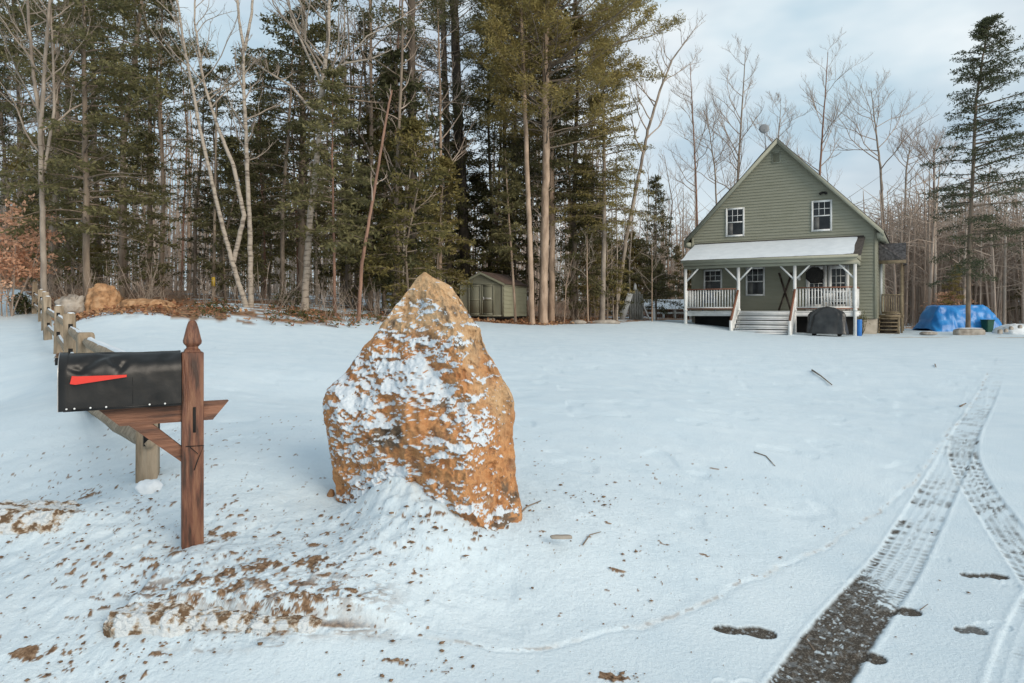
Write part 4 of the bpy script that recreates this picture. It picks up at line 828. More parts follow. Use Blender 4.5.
# ------------------------------------------------------------------ shed
def shed():
    a = math.radians(-20); X0, Y0 = (503.5 - CX) / F * 32.8, 32.8; zf = EYE - (316.5 - HY) * 32.8 / F
    r = empty('garden_shed', (X0, Y0, zf), a, 'sage green garden shed with double doors at the wood edge', 'shed')
    W, D, Hh, Pk = 2.30, 3.4, 1.60, 2.14
    m = MB(); m.add([(-W, 0, 0), (0, 0, 0), (0, 0, Hh), (-W / 2, 0, Pk), (-W, 0, Hh)], [(0, 1, 2, 3, 4)]); m.add([(-W, D, 0), (0, D, 0), (0, D, Hh), (-W / 2, D, Pk), (-W, D, Hh)], [(4, 3, 2, 1, 0)]); m.add([(-W, 0, 0), (-W, D, 0), (-W, D, Hh), (-W, 0, Hh)], [(3, 2, 1, 0)])
    m.add([(-W, 0, 0), (0, 0, 0), (0, D, 0), (-W, D, 0)], [(3, 2, 1, 0)])
    m.build('wall', M['shed'], r)
    s = MB(); n = 8
    for i in range(n): za, zb = i * Hh / n, (i + 1) * Hh / n; s.add([(.03, 0, za), (.03, D, za), (.006, D, zb), (.006, 0, zb)], [(0, 1, 2, 3)]); s.add([(0, 0, za), (0, D, za), (.03, D, za), (.03, 0, za)], [(0, 1, 2, 3)])
    s.build('side_wall', M['shed_lit'], r)
    t = MB(); t.box(-W, -.03, 0, -W + .09, 0, Hh); t.box(-.09, -.03, 0, .0, 0, Hh); t.box(-W + .09, -.028, Hh - .05, -.09, 0, Hh + .03); t.box(-W + .09, -.026, 0, -.09, 0, .07); t.box(.031, 0, Hh - .14, .045, D, Hh - .02); t.build('trim', M['shed'], r)
    for s_ in (-1, 1):
        d = MB(); x0, x1 = sorted((-W / 2 + s_ * .012, -W / 2 + s_ * .68)); zb, zt = .08, Hh - .06
        d.box(x0, -.035, zb, x1, -.005, zt); d.box(x0, -.05, zb, x0 + .07, -.036, zt); d.box(x1 - .07, -.05, zb, x1, -.036, zt); 
        for z in (zb, (zb + zt) / 2 - .035, zt - .07): d.box(x0 + .07, -.049, z, x1 - .07, -.036, z + .07)
        do = d.build('door', M['shed'], r)
        if s_ > 0: l = MB(); l.box(x0 + .12, -.06, .86, x0 + .52, -.051, .90); l.box(x0 + .1, -.07, .80, x0 + .14, -.051, .95); l.build('handle', M['white'], do)
    rf = MB(); t_ = .05; k = (Pk - Hh) / (W / 2)
    for s_ in (-1, 1):
        xe = -W / 2 + s_ * (W / 2 + .10); ze = Pk - (W / 2 + .10) * k; p = [(-W / 2, Pk + t_), (xe, ze + t_), (xe, ze), (-W / 2, Pk)]; v = [(x, -.12, z) for x, z in p] + [(x, D + .1, z) for x, z in p]
        rf.add(v, [(0, 1, 2, 3), (7, 6, 5, 4), (0, 4, 5, 1), (1, 5, 6, 2), (2, 6, 7, 3)])
    rf.build('roof', M['roofred'], r)
    rk = MB()
    for s_ in (-1, 1):
        xe = -W / 2 + s_ * (W / 2 + .10); ze = Pk - (W / 2 + .10) * k; rk.add([(-W / 2, -.125, Pk + .02), (xe, -.125, ze + .02), (xe, -.125, ze - .09), (-W / 2, -.125, Pk - .09)], [(0, 1, 2, 3)])
    rk.build('rake_trim', M['shed_lit'], r)
    for (x, y) in ((-W + .25, .15), (-.75, .15), (-.3, 1.5), (-.3, D - .3), (-W + .25, D - .3)):
        b = MB(); b.box(x - .28, y - .13, -.5, x + .28, y + .13, -.06); b.build('block', M['concrete'], r)
    fb = MB(); fb.box(-W + .02, .02, -.10, -.02, D - .02, -.002); fb.build('skid', M['black'], r)
shed()

# ------------------------------------------------------------------ tarp, bins and stones on the right
def lump(name, m, px, py_base, w_px, h_px, Y, depth, seed, label, cat, box=.7, rough=.12, snow=False, tilt=0, sub=28, fine=.35, group=None):
    wd = w_px / F * Y; hh = h_px / F * Y; X = (px - CX) / F * Y; z = gzs(X, Y); rs = np.random.RandomState(seed)
    th = np.linspace(0, 2 * math.pi, sub * 2, endpoint=False); ph = np.linspace(-.5, math.pi / 2, sub)
    c, s = np.cos(th), np.sin(th); cx_ = np.sign(c) * np.abs(c)**box; sy_ = np.sign(s) * np.abs(s)**box
    V = np.zeros((sub, sub * 2, 3))
    for i, p in enumerate(ph): cp = abs(math.cos(p))**box; sp_ = math.sin(p); sp_ = math.copysign(abs(sp_)**(box), sp_); V[i] = np.stack([cx_ * cp * wd / 2, sy_ * cp * depth / 2, np.full(len(th), sp_ * hh)], -1)
    sc = 1.6 / max(wd, .3); d = fbm3(V[..., 0] * sc * 2 + seed, V[..., 1] * sc * 2, V[..., 2] * sc * 2, 4, .55) - .5; d += -.8 * np.abs(fbm3(V[..., 0] * sc * 3 + 4, V[..., 1] * sc * 3 + seed, V[..., 2] * sc * 3, 3) - .5)
    d += fine * (fbm3(V[..., 0] * sc * 9 + 4, V[..., 1] * sc * 9 + seed, V[..., 2] * sc * 9, 4, .65) - .5)
    V *= (1 + rough * 2 * d)[..., None]; V[..., 2] += tilt * V[..., 0]
    mb = MB(); mb.grid(V, loop=True); mb.poly(V[-1]); o = mb.build(name, m, smooth=True); o['kind'] = 'thing'; o.location = (X, Y, z + (EYE - (py_base - HY) * Y / F - z)); tag(o, label, cat, group)
    if snow:
        Vs = V[int(sub * .62):].copy(); Vs[..., 2] += .025 * wd; Vs *= 1.01; sm = MB(); sm.grid(Vs, loop=True); sm.poly(Vs[-1]); sm.build('snow', M['snow'], o, smooth=True)
    return o
def tarp():
    Y = 34.5; X0 = (958 - CX) / F * Y; g = gzs(X0, Y); u = Y / F
    # cross profile sampled along x
    xs = np.array([-36, -35, -32, -30, -27, -25, -10, 5, 18, 22, 28, 32, 34], float) * u; tops = np.array([3, 8, 13, 20, 25.5, 26.5, 26, 27, 27, 24, 18, 13, 3], float) * u
    xi = np.linspace(xs[0], xs[-1], 110); ti = np.interp(xi, xs, tops); na = 46; V = np.zeros((110, na, 3))
    t = np.linspace(-1, 1, na)
    for i, (x, h) in enumerate(zip(xi, ti)):
        prof = np.clip(1.35 - np.abs(t)**1.6 * 1.4, -.02, 1); prof = np.minimum(prof, 1) 
        V[i, :, 0] = x; V[i, :, 1] = t * 1.15; V[i, :, 2] = h * prof
    f = fbm3(V[..., 0] * 1.6, V[..., 1] * 1.6 + 3, V[..., 2] * 2.2, 3, .55) - .5; rd = np.abs(fbm3(V[..., 0] * 2.2 + 7, V[..., 1] * 2, V[..., 2] * 2.5, 3) - .5)
    V[..., 1] += -(f * .25 + rd * .35); V[..., 2] += (f * .10 - rd * .14) * (V[..., 2] > .15); V[..., 0] += .08 * (fbm3(V[..., 0] * 2, V[..., 1] * 2, V[..., 2] * 2 + 9, 2) - .5)
    m = MB(); m.grid(V); o = m.build('tarp_pile', M['tarp'], smooth=True); o.location = (X0, Y, EYE - (331.5 - HY) * u); tag(o, 'large heap under a creased bright blue tarp beside the spruce', 'tarp')
    # green bin
    r = empty('green_bin', ((987.5 - CX) / F * 33.2, 33.2, EYE - (332.5 - HY) * 33.2 / F), .2, 'small dark green wheeled bin against the blue tarp heap', 'bin'); q = MB(); V = np.array([[(sx * a, sy * a, z) for sx, sy in ((-.2, -.2), (.2, -.2), (.2, .2), (-.2, .2))] for a, z in ((.8, 0), (1, .58))]); q.grid(V, loop=True); q.poly(V[0][::-1]); q.build('body', M['greenbin'], r, bevel=.02)
    q = MB(); q.box(-.22, -.22, .58, .22, .22, .63); q.build('lid', M['greenbin'], r, bevel=.01)
    lump('stone_slab', M['stone'], 969, 333.5, 29, 5, 30.6, .5, 3, 'long flat grey stone at the foot of the spruce', 'stone', .45, .06, True)
    lump('snow_covered_stones', M['snow'], 1016, 334.5, 40, 11, 31.5, 1.8, 8, 'snow covered pile of stones at the right edge of the yard', 'stones', .9, .16)
    rs = np.random.RandomState(9)
    for i, (px, py, s) in enumerate([(1000, 332, 5), (1006, 331, 4), (1011, 328.5, 4), (1020, 327, 4)]):
        lump('stone', M['stone'], px, py, s, s * .6, 30.4, .15, 20 + i, 'dark stone poking from the snowy pile at the right edge', 'stone', .8, .2, sub=10, group='stones poking from the snowy pile')
tarp()
lump('boulder', M['stone'], 73, 309, 32, 13, 18.5, .9, 11, 'low grey boulder behind the fence, leftmost of the boulders', 'boulder', .98, .3)
lump('boulder', M['stonebrown'], 104, 309.5, 33, 24, 18.6, 1.0, 12, 'upright brown boulder between the grey boulder and the long flat one', 'boulder', .95, .30)
lump('boulder', M['stonebrown'], 147, 310.5, 60, 12, 18.4, .9, 13, 'long flat orange brown boulder lying like a log', 'boulder', .8, .22)
lump('boulder', M['stone'], 578, 322.5, 16, 2.6, 30.5, .5, 14, 'small pale snowy rock right of the twin pine trunks', 'rock', .95, .3, False, sub=16)
lump('boulder', M['stone'], 604, 322.5, 34, 2.8, 31, .5, 15, 'wider pale snowy rock in front of the leaning bare tree', 'rock', .95, .3, False, sub=16)
lump('boulder', M['stone'], 928, 333.5, 18, 2, 30.5, .5, 16, 'low snow dusted rock left of the blue tarp', 'rock', .85, .2, True, sub=12)
lump('boulder', M['stonebrown'], 331, 512, 9, 22, 3.9, .10, 17, 'small brown rock leaning on the left foot of the tall boulder', 'rock', .8, .2, sub=14)
lump('stone', M['stone'], 562, 537, 24, 2.5, 3.42, .035, 18, 'flat tan stone in the snow to the right of the tall boulder', 'stone', .7, .25, sub=16)
M['dirty_snow'] = mat('dirty_snow', (.15, .095, .055), (.56, .60, .62), 20, .9, .8, 40, detail=10, c3=(.40, .34, .27), lo=.41, hi=.51)
def bank(px, py, wd, hg, Y, dep, sd, lab): lump('snow_slab', M['dirty_snow'], px, py, wd, hg, Y, dep, sd, lab, 'snow slab', .38, .13, sub=90, fine=1.3)
bank(152, 631, 80, 25, 2.66, .17, 31, 'longest dirty slab of broken snow at the left end of the bank below the mailbox')
bank(218, 630, 78, 22, 2.70, .17, 32, 'dirty snow slab second from the left in the bank below the mailbox')
bank(286, 633, 78, 20, 2.69, .17, 33, 'dirty snow slab third from the left in the bank')
bank(340, 633, 50, 11, 2.73, .16, 34, 'smallest dirty snow slab at the right end of the bank')
bank(98, 607, 24, 10, 2.86, .08, 35, 'small loose dirty snow chunk to the left of the bank')
bank(28, 534, 105, 28, 3.45, .34, 36, 'rounded dirty snow mound at the left edge of the picture')
lump('snow_lump', M['snow'], 149, 488, 25, 9, 3.72, .12, 19, 'lump of snow at the foot of the nearest fence post', 'snow lump', .9, .3, sub=18)

# ------------------------------------------------------------------ structures behind
def back_structures():
    Y = 37.0; x0 = (636 - CX) / F * Y; z = EYE - (322 - HY) * Y / F; u = Y / F
    r = empty('playhouse', (x0, Y, z), -.2, 'narrow grey board playhouse with white sloping sides beside the woods', 'playhouse')
    m = MB()
    for i in range(6): x = -.36 + i * .125; m.box(x, -.02, -.2, x + .105, .03, 1.85 - abs(x + .05) * 1.1)
    m.add([(-.38, .05, 0), (.40, .05, 0), (.40, .05, 1.3), (0, .05, 1.75), (-.38, .05, 1.3)], [(0, 1, 2, 3, 4)]); m.build('wall', M['greywood'], r)
    for s, n_ in ((-1, 'slide'), (1, 'stair_rail')):
        q = MB(); q.bar((s * .82, -.1, -.1), (s * .30, -.1, 1.55 if s < 0 else 1.15), .30 if s < 0 else .08, .05, up=(0, 1, 0))
        if s > 0: q.bar((s * .95, -.1, -.1), (s * .95, -.1, .75), .16, .08)
        q.build(n_, M['white'], r)
    q = MB(); q.tube([(-.05, 0, 1.75), (-.05, 0, 2.0), (-.05, 0, 2.12)], [.10, .08, .02], 8); q.build('finial', M['white'], r)
    # low building with snowy roof
    Y = 44.; r = empty('outbuilding', ((648 - CX) / F * Y, Y, EYE - (322 - HY) * Y / F), -.12, 'long low outbuilding with snowy roof behind the left porch end', 'outbuilding'); u = Y / F
    m = MB(); m.box(0, 0, -.3, 62 * u, 3, 12 * u); m.build('wall', M['railbrown'], r)
    m = MB(); m.add([(-.2, -.3, 13 * u), (64 * u, -.3, 13 * u), (64 * u, 1.6, 23 * u), (-.2, 1.6, 23 * u), (-.2, 3.3, 13 * u), (64 * u, 3.3, 13 * u)], [(0, 1, 2, 3), (3, 2, 5, 4)]); m.build('roof', M['snow'], r)
    for x in (4, 14, 25, 40): q = MB(); q.box(x * u, -.25, 0, (x + 2) * u, -.12, 12.5 * u); q.build('post', M['white'], r)
    q = MB(); q.box(0, -.24, 8 * u, 60 * u, -.16, 10 * u); q.build('rail', M['white'], r)
    # dim cabin deep in the woods
    Y = 52.; r = empty('cabin', ((384 - CX) / F * Y, Y, EYE - (308 - HY) * Y / F), 0, 'blue grey cabin glimpsed between the trunks left of the tall boulder', 'cabin'); u = Y / F
    m = MB(); m.box(-14 * u, 0, -1, 14 * u, 4, 25 * u); m.build('wall', mat('cabin_grey', (.20, .23, .25), (.15, .17, .19), 2), r)
    m = MB(); m.box(-7 * u, -1.2, 6 * u, 12 * u, -.2, 8 * u); m.box(-7 * u, -1.1, 0, -6 * u, -.3, 6 * u); m.box(10 * u, -1.1, 0, 11 * u, -.3, 6 * u); m.build('snowy_deck', M['snow'], r)
    # yellow marker
    q = MB(); q.box(-.06, -.03, -.15, .06, 0, .17); o = q.build('trail_marker', M['yellow']); Yt = 23.8; o.location = ((213.5 - CX) / F * Yt, Yt, EYE - (282 - HY) * Yt / F); tag(o, 'small yellow marker nailed on a thin trunk in the left woods', 'marker')
    q = MB(); xx = (213.5 - CX) / F * 23.9; q.tube([(xx, 23.9, gzs(xx, 23.9) - .2), (xx + .03, 23.9, 4), (xx + .1, 23.9, 9)], [.07, .05, .02], 7); tag(q.build('marked_trunk', M['bark_dark']), 'thin dark trunk carrying the yellow marker', 'tree')
back_structures()

# ------------------------------------------------------------------ trees
def curve_pts(p0, d0, length, n, bend, rs, wob=.12):
    pts = [np.array(p0, float)]; d = np.array(d0, float); d /= np.linalg.norm(d)
    for i in range(n):
        d = d + bend / n + rs.randn(3) * wob; d /= np.linalg.norm(d); pts.append(pts[-1] + d * length / n)
    return np.array(pts), d
def along(pts, t):
    k = len(pts) - 1; i = min(int(t * k), k - 1); f = t * k - i; return pts[i] * (1 - f) + pts[i + 1] * f, (pts[i + 1] - pts[i]) / (np.linalg.norm(pts[i + 1] - pts[i]) + 1e-9)
def trunk_mesh(path, r0, r1, rs, n=9, flare=True, sides=10, power=.8):
    path = np.array(path, float); t = np.linspace(0, 1, n * (len(path) - 1) + 1)
    tt = np.linspace(0, len(path) - 1, len(t)); pts = np.stack([np.interp(tt, np.arange(len(path)), path[:, k]) for k in range(3)], -1)
    pts[1:-1, :2] += rs.randn(len(pts) - 2, 2) * r0 * .08
    rad = r1 + (r0 - r1) * (1 - t)**power
    if flare: rad = rad * (1 + .35 * np.exp(-(pts[:, 2] - pts[0, 2]) / .35))
    m = MB(); m.tube(pts, rad, sides, rough=.10); return m, pts, rad
def bare_crown(m, pts, rad, rs, start=.35, nl=12, spread=.9, length=.30, twigs=True, up=.6, lvl2=6, lvl3=4, mi=0, thin=1.0, lean=None, tipk=1.0):
    H = pts[-1, 2] - pts[0, 2]
    def twig(p, d, l, r):
        q, _ = curve_pts(p, d, l, 3, np.array((0, 0, .25)), rs, .12); m.tube(q, np.linspace(r, r * .45, 4), 3, mi)
    for i in range(nl):
        t = start + (1 - start) * (i + rs.rand() * .8) / nl; t = min(t, .985); p, d = along(pts, t); a = rs.rand() * 6.283 if lean is None else lean + rs.randn() * 1.1
        rr = np.interp(t, np.linspace(0, 1, len(rad)), rad) * .55; k = up + .5 * t; dd = np.array((math.cos(a) * spread, math.sin(a) * spread, k)); ll = H * length * (1.15 - .75 * (t - start) / (1 - start)) * rs.uniform(.6, 1.15)
        n = 7; q, _ = curve_pts(p, dd, ll, n, np.array((0, 0, .40)), rs, .17); rr = max(rr, .012); rq = np.linspace(rr, max(.006, rr * .2), n + 1) * thin; m.tube(q, rq, 5, mi)
        for j in range(lvl2):
            t2 = .22 + .75 * (j + rs.rand()) / lvl2; t2 = min(t2, .97); p2, d2 = along(q, t2); r2 = max(.006, np.interp(t2, np.linspace(0, 1, n + 1), rq) * .6); v = rs.randn(3) * .75; v[2] = abs(v[2]) * .6
            l2 = ll * .48 * (1.15 - t2 * .7) * rs.uniform(.5, 1.1); q2, _ = curve_pts(p2, d2 + v, l2, 4, np.array((0, 0, .4)), rs, .14); m.tube(q2, np.linspace(r2, max(.004, r2 * .35), 5), 4, mi)
            if twigs:
                for k3 in range(lvl3):
                    t3 = .2 + .78 * (k3 + rs.rand()) / lvl3; p3, d3 = along(q2, min(t3, .98)); v = rs.randn(3) * .7; v[2] = abs(v[2]) * .6; twig(p3, d3 + v, l2 * .42 * rs.uniform(.5, 1.2), max(.0045, r2 * .4))
def needles(m, P0, D, n_per, spread_w, leaf, mi, rs, width=.26, flat=.35, forward=.7):
    """needle sprays along segments P0 -> P0+D (arrays), as slender leaf-sized faces"""
    k = len(P0); 
    if k == 0: return
    t = rs.rand(k, n_per, 1); base = P0[:, None, :] + D[:, None, :] * t + rs.randn(k, n_per, 3) * spread_w * np.array((1, 1, flat))
    dn = D / (np.linalg.norm(D, axis=1)[:, None] + 1e-9); v = rs.randn(k, n_per, 3) * np.array((1, 1, flat)); v /= np.linalg.norm(v, axis=2)[..., None]
    ax = v * (1 - forward) + dn[:, None, :] * forward; ax /= np.linalg.norm(ax, axis=2)[..., None]
    ax += v * .55; ax /= np.linalg.norm(ax, axis=2)[..., None]
    sd_ = np.cross(ax, rs.randn(k, n_per, 3) * .6 + np.array((0, 0, 1.))); sd_ /= np.linalg.norm(sd_, axis=2)[..., None] + 1e-9
    l = leaf * rs.uniform(.6, 1.25, (k, n_per, 1)); w_ = l * width * .5
    a = base; b = base + ax * l * .55 + sd_ * w_; c = base + ax * l; d = base + ax * l * .5 - sd_ * w_
    V = np.stack([a, b, c, d], 2).reshape(-1, 3); Fq = np.arange(len(V)).reshape(-1, 4); m.add(V, Fq, mi)
def conifer_crown(pts, rad, rs, start=.2, R=3.2, nb=120, kind='hemlock', dens=1.0, bias=None, dead=0, gaps=.0, topR=.25, leaf=None, holes=None):
    m = MB(); H = pts[-1, 2] - pts[0, 2]; segP, segD = [], []
    for i in range(nb):
        t = start + (1 - start) * ((i + rs.rand()) / nb)**.92; t = min(t, .992); p, d = along(pts, t); a = i * 2.399 + rs.randn() * .5; rel = (t - start) / (1 - start)
        if kind == 'pine': pr = (math.sin(math.pi * min(1, rel * .85 + .18)))**.7
        else: pr = min(1, rel * 3 + .55) * (1 - rel)**.75 + topR * .25
        ll = R * pr * rs.uniform(.45, 1.2)
        if bias is not None: ll *= 1 + bias[2] * math.cos(a - bias[1])
        if rs.rand() < gaps: continue
        el = {'hemlock': .10, 'spruce': .05, 'pine': .22}[kind] + .55 * rel; drop = {'hemlock': -.55, 'spruce': -.35, 'pine': .25}[kind] * (1 - rel * .6)
        n = 8; q, _ = curve_pts(p, (math.cos(a), math.sin(a), el), ll, n, np.array((0, 0, drop)), rs, .06); r0 = max(.010, .012 + ll * .008); m.tube(q, np.linspace(r0, .005, n + 1), 4, 0)
        if rs.rand() < dead * (1 - rel): 
            for j in range(6): p2, d2 = along(q, rs.uniform(.3, .95)); v = rs.randn(3) * .6; q2, _ = curve_pts(p2, d2 + v, ll * .2, 3, np.array((0, 0, -.1)), rs, .1); m.tube(q2, [.006, .005, .004, .003], 3, 0)
            continue
        nt = max(4, int(ll * (5.4 if kind != 'pine' else 4.4) * dens)); t0 = .18 if kind != 'pine' else .45
        for j in range(nt):
            t2 = t0 + (1 - t0) * (j + .3) / nt; p2, d2 = along(q, min(t2, .99)); s = 1 if j % 2 else -1; side = np.cross(d2, (0, 0, 1)) * s; l2 = (.38 * ll * (1 - t2)**.6 + .14) * rs.uniform(.6, 1.1)
            if kind == 'pine': v = d2 * .7 + side * .7 + np.array((0, 0, .35)) + rs.randn(3) * .25
            else: v = d2 * .75 + side * .85 + np.array((0, 0, -.12)) + rs.randn(3) * .12
            v /= np.linalg.norm(v); q2 = p2 + v * l2 + np.array((0, 0, -.10 * l2 if kind != 'pine' else .05)); m.tube([p2, q2], [.006, .003], 3, 0)
            if kind == 'pine': segP.append(p2 + (q2 - p2) * .45); segD.append((q2 - p2) * .6)
            else: segP.append(p2 + (q2 - p2) * .1); segD.append(q2 - p2)
    segP, segD = np.array(segP), np.array(segD)
    if kind == 'pine': needles(m, segP, segD, 34, .13, leaf or .20, 1, rs, .22, .6, .35)
    elif kind == 'spruce': needles(m, segP, segD, 26, .07, leaf or .14, 1, rs, .34, .6, .4)
    else: needles(m, segP, segD, 23, .08, leaf or .18, 1, rs, .36, .5, .45)
    return m
def wpath(pix, Y, lean=0):
    """trunk path in the world: pixel column/row pairs at one distance, first point on the ground"""
    o = []
    for i, (px, py) in enumerate(pix):
        yy = Y + lean * i; X = (px - CX) / F * yy; z = EYE - (py - HY) * yy / F
        if i == 0: z = gzs(X, yy) - .15
        o.append((X, yy, z))
    b = np.array(o[0]); return b, [tuple(np.array(p) - b) for p in o]
def make_tree(name, pix, Y, r0, r1, label, kind='bare', bark='bark_grey', seed=0, needle='needle', sub=None, group=None, extra=None, lean=0, cat=None, **kw):
    rs = np.random.RandomState(seed + 100); np.random.seed(seed); r0 *= .66 if pix else .8; r1 *= .75; b, path = wpath(pix, Y, lean) if pix else (np.zeros(3), sub)
    r = empty(name, tuple(b), 0, label, cat or ('tree'), group); m, pts, rad = trunk_mesh(path, r0, r1, rs)
    if extra:
        for ep, e0, e1 in extra:
            q = [tuple(np.array(((x - CX) / F * Y, Y + .1, EYE - (y - HY) * Y / F)) - b) for x, y in ep]; m2, p2, rd2 = trunk_mesh(q, e0, e1, rs, flare=False); m.add(np.concatenate(m2.V), np.concatenate(m2.F)); extra_pts.append((p2, rd2))
    m.build('trunk', M[bark], r, smooth=True)
    if kind == 'bare':
        c = MB(); tw = kw.pop('twigm', 'twig'); bare_crown(c, pts, rad, rs, **kw)
        if extra:
            for p2, rd2 in extra_pts: bare_crown(c, p2, rd2, rs, **kw)
            extra_pts.clear()
        c.build('crown', M[tw], r)
    else:
        c = conifer_crown(pts, rad, rs, kind=kind, **kw); c.build('crown', [M['bark_dark'], M[needle]], r)
    return r
extra_pts = []
T = make_tree
# ---- individual trees that can be told apart
T('hemlock_tree', [(87, 306), (86, 200), (84, 60), (83, -130)], 20.6, .17, .03, 'dark hemlock directly behind the boulders on the left', 'hemlock', 'bark_dark', 1, start=.24, R=3.1, nb=130, dens=.9, gaps=.18, dead=.4)
T('bare_tree', [(45, 300), (43, 230), (40, 140), (45, 60), (52, -20), (50, -120)], 19.5, .13, .02, 'pale grey forked bare tree behind the beech leaves', 'bare', 'bark_grey', 2, twigm='twig_pale', start=.35, nl=14, length=.3,
  extra=[([(41, 150), (33, 90), (26, 20), (22, -60), (24, -130)], .06, .015), ([(40, 180), (52, 110), (50, 40), (45, -60)], .05, .012)])
T('birch_tree', [(251, 303), (250, 240), (247, 160), (244, 90), (243, 45)], 21, .125, .045, 'pale straight birch forking near the top, beside the leaning birch', 'bare', 'bark_birch', 3, twigm='twig_pale', start=.45, nl=12, length=.22, lvl2=6,
  extra=[([(243, 50), (238, 20), (234, -25), (232, -80)], .05, .012), ([(243, 50), (250, 15), (254, -30), (260, -90)], .05, .012)])
T('birch_tree', [(248, 303), (236, 275), (226, 240), (214, 190), (200, 130), (192, 85), (183, 40), (176, -10), (168, -90)], 20.8, .115, .02, 'pale birch leaning left out of the same clump', 'bare', 'bark_birch', 4, twigm='twig_pale', start=.55, nl=12, length=.22,
  extra=[([(232, 262), (243, 215), (232, 165), (214, 120), (202, 80), (193, 20), (196, -60)], .075, .012)])
T('hemlock_tree', [(303, 301), (302, 200), (303, 60), (305, -160)], 27, .26, .04, 'tall broad dark hemlock behind the peeling pale trunk', 'hemlock', 'bark_dark', 5, start=.20, R=4.3, nb=190, dens=.9, gaps=.15, dead=.3)
T('bare_tree', [(304, 304), (309, 230), (318, 150), (322, 90), (328, 40), (330, -20), (326, -110)], 22, .17, .03, 'thick pale peeling trunk with crooked bare limbs in front of the dark hemlock', 'bare', 'bark_birch', 6, twigm='twig_pale', start=.45, nl=15, length=.30, up=.4,
  extra=[([(313, 112), (290, 85), (262, 68), (245, 52)], .05, .012), ([(324, 75), (345, 62), (370, 58), (392, 48)], .045, .01), ([(322, 85), (305, 50), (290, 15), (284, -30)], .05, .012)])
T('bare_tree', [(335, 304), (334, 240), (332, 160), (333, 70)], 21.2, .075, .02, 'slender reddish trunk left of the leaning birch', 'hemlock', 'bark_red', 7, start=.28, R=1.7, nb=60, gaps=.2)
T('birch_tree', [(358, 306), (362, 262), (370, 215), (376, 180), (388, 108), (392, 90)], 20.5, .085, .035, 'broken birch leaning right, left of the largest dark trunk', 'bare', 'bark_red', 8, twigm='twig', start=.4, nl=6, length=.14, lvl2=3, lvl3=2)
T('pine_tree', [(411, 306), (412, 200), (412, 100), (411, 0), (410, -150)], 26.5, .30, .16, 'largest dark straight trunk with rows of dead limbs', 'spruce', 'bark_black', 9, start=.42, R=4.2, nb=90, dead=1.3, gaps=.1, bias=(0, math.pi, .35))
T('birch_tree', [(402, 300), (404, 240), (406, 200), (411, 165), (420, 150), (436, 138)], 24.5, .065, .02, 'thin crooked white birch in front of the largest dark trunk', 'bare', 'bark_birch', 10, twigm='twig_pale', start=.4, nl=7, length=.2, lvl2=3, lvl3=3)
T('pine_tree', [(450, 312), (448, 200), (446, 100), (442, 0), (440, -140)], 37.5, .31, .17, 'left one of the two tall trunks behind the boulder peak', 'pine', 'bark_black', 11, start=.45, R=3.2, nb=60, dens=.9, gaps=.1)
T('pine_tree', [(467, 314), (463, 210), (458, 120), (454, 0), (452, -150)], 38, .48, .26, 'right thicker one of the two tall trunks behind the boulder peak', 'pine', 'bark_black', 12, start=.33, R=3.2, nb=95, dens=.9)
T('pine_tree', [(532, 324), (530, 240), (527, 160), (524, 90), (521, 10), (520, -60)], 29.5, .19, .07, 'slim straight tan trunk at the right end of the shed', 'pine', 'bark_tan', 13, 'needle_olive', start=.60, R=2.6, nb=80, dens=1.0)
T('pine_tree', [(543, 325), (545, 240), (546, 150), (545, 60), (550, -40), (552, -150)], 30, .29, .12, 'thick tan pine trunk with a broad olive crown leaning right', 'pine', 'bark_tan', 14, 'needle_olive', start=.40, R=5.0, nb=170, dens=1.0, bias=(0, 0, .32))
T('pine_tree', [(551, 322), (552, 240), (551, 150), (549, 60), (547, -60)], 32.5, .24, .10, 'brown trunk directly behind the thick tan pine', 'hemlock', 'bark_tan', 15, start=.34, R=3.0, nb=120)
T('pine_tree', [(516, 322), (512, 260), (508, 205), (505, 150)], 30.2, .09, .03, 'thin tan sapling leaning left across the shed wall', 'hemlock', 'bark_tan', 16, start=.35, R=1.5, nb=40, gaps=.2)
T('spruce_tree', [(602, 320), (604, 240), (604, 150), (603, 40)], 32, .20, .04, 'straight pale spruce trunk with thin crown between the pine and the leaning tree', 'spruce', 'bark_grey', 17, 'needle_olive', start=.36, R=3.0, nb=120, dens=.85, gaps=.12)
T('bare_tree', [(614, 321), (626, 240), (638, 180), (648, 130), (660, 90), (672, 60), (690, 35)], 34.5, .17, .03, 'tall bare tree leaning right between the woods and the house', 'bare', 'bark_grey', 18, start=.42, nl=15, length=.24, up=.6, lean=0.2)
for k, (px, top, y0, r0, dx, lab) in enumerate([(697, 62, 318, .13, -7, 'thin straight bare tree nearest the left eave'), (717, 115, 318, .12, -10, 'short crooked bare tree over the left roof slope'), (736, 48, 318, .20, 10, 'large bare tree with upright limbs left of the satellite dish'),
                                           (775, 105, 318, .11, 6, 'small bare treetop just right of the gable peak'), (818, 52, 318, .17, 10, 'straight bare tree with red brown trunk above the right roof slope'), (883, 88, 322, .19, -12, 'crooked spreading bare tree above the right eave'),
                                           (905, 140, 322, .13, 6, 'low bare tree over the side porch roof'), (934, 148, 324, .15, 0, 'broken topped bare trunk between the house and the spruce')]):
    Yt = 46 + (k % 3) * 1.5
    T('bare_tree', [(px, y0), (px - dx * .1, 240), (px + dx * .2, 170), (px + dx * .6, (top + 170) / 2), (px + dx, top)], Yt, r0, .02, lab, 'bare', ['bark_grey', 'bark_red'][k in (0, 4, 7)], 30 + k, start=.40 if k not in (5,) else .50, nl=16, length=.25 if k != 5 else .34, up=.45 if k != 5 else .2, lvl2=10, lvl3=9, spread=1.0)
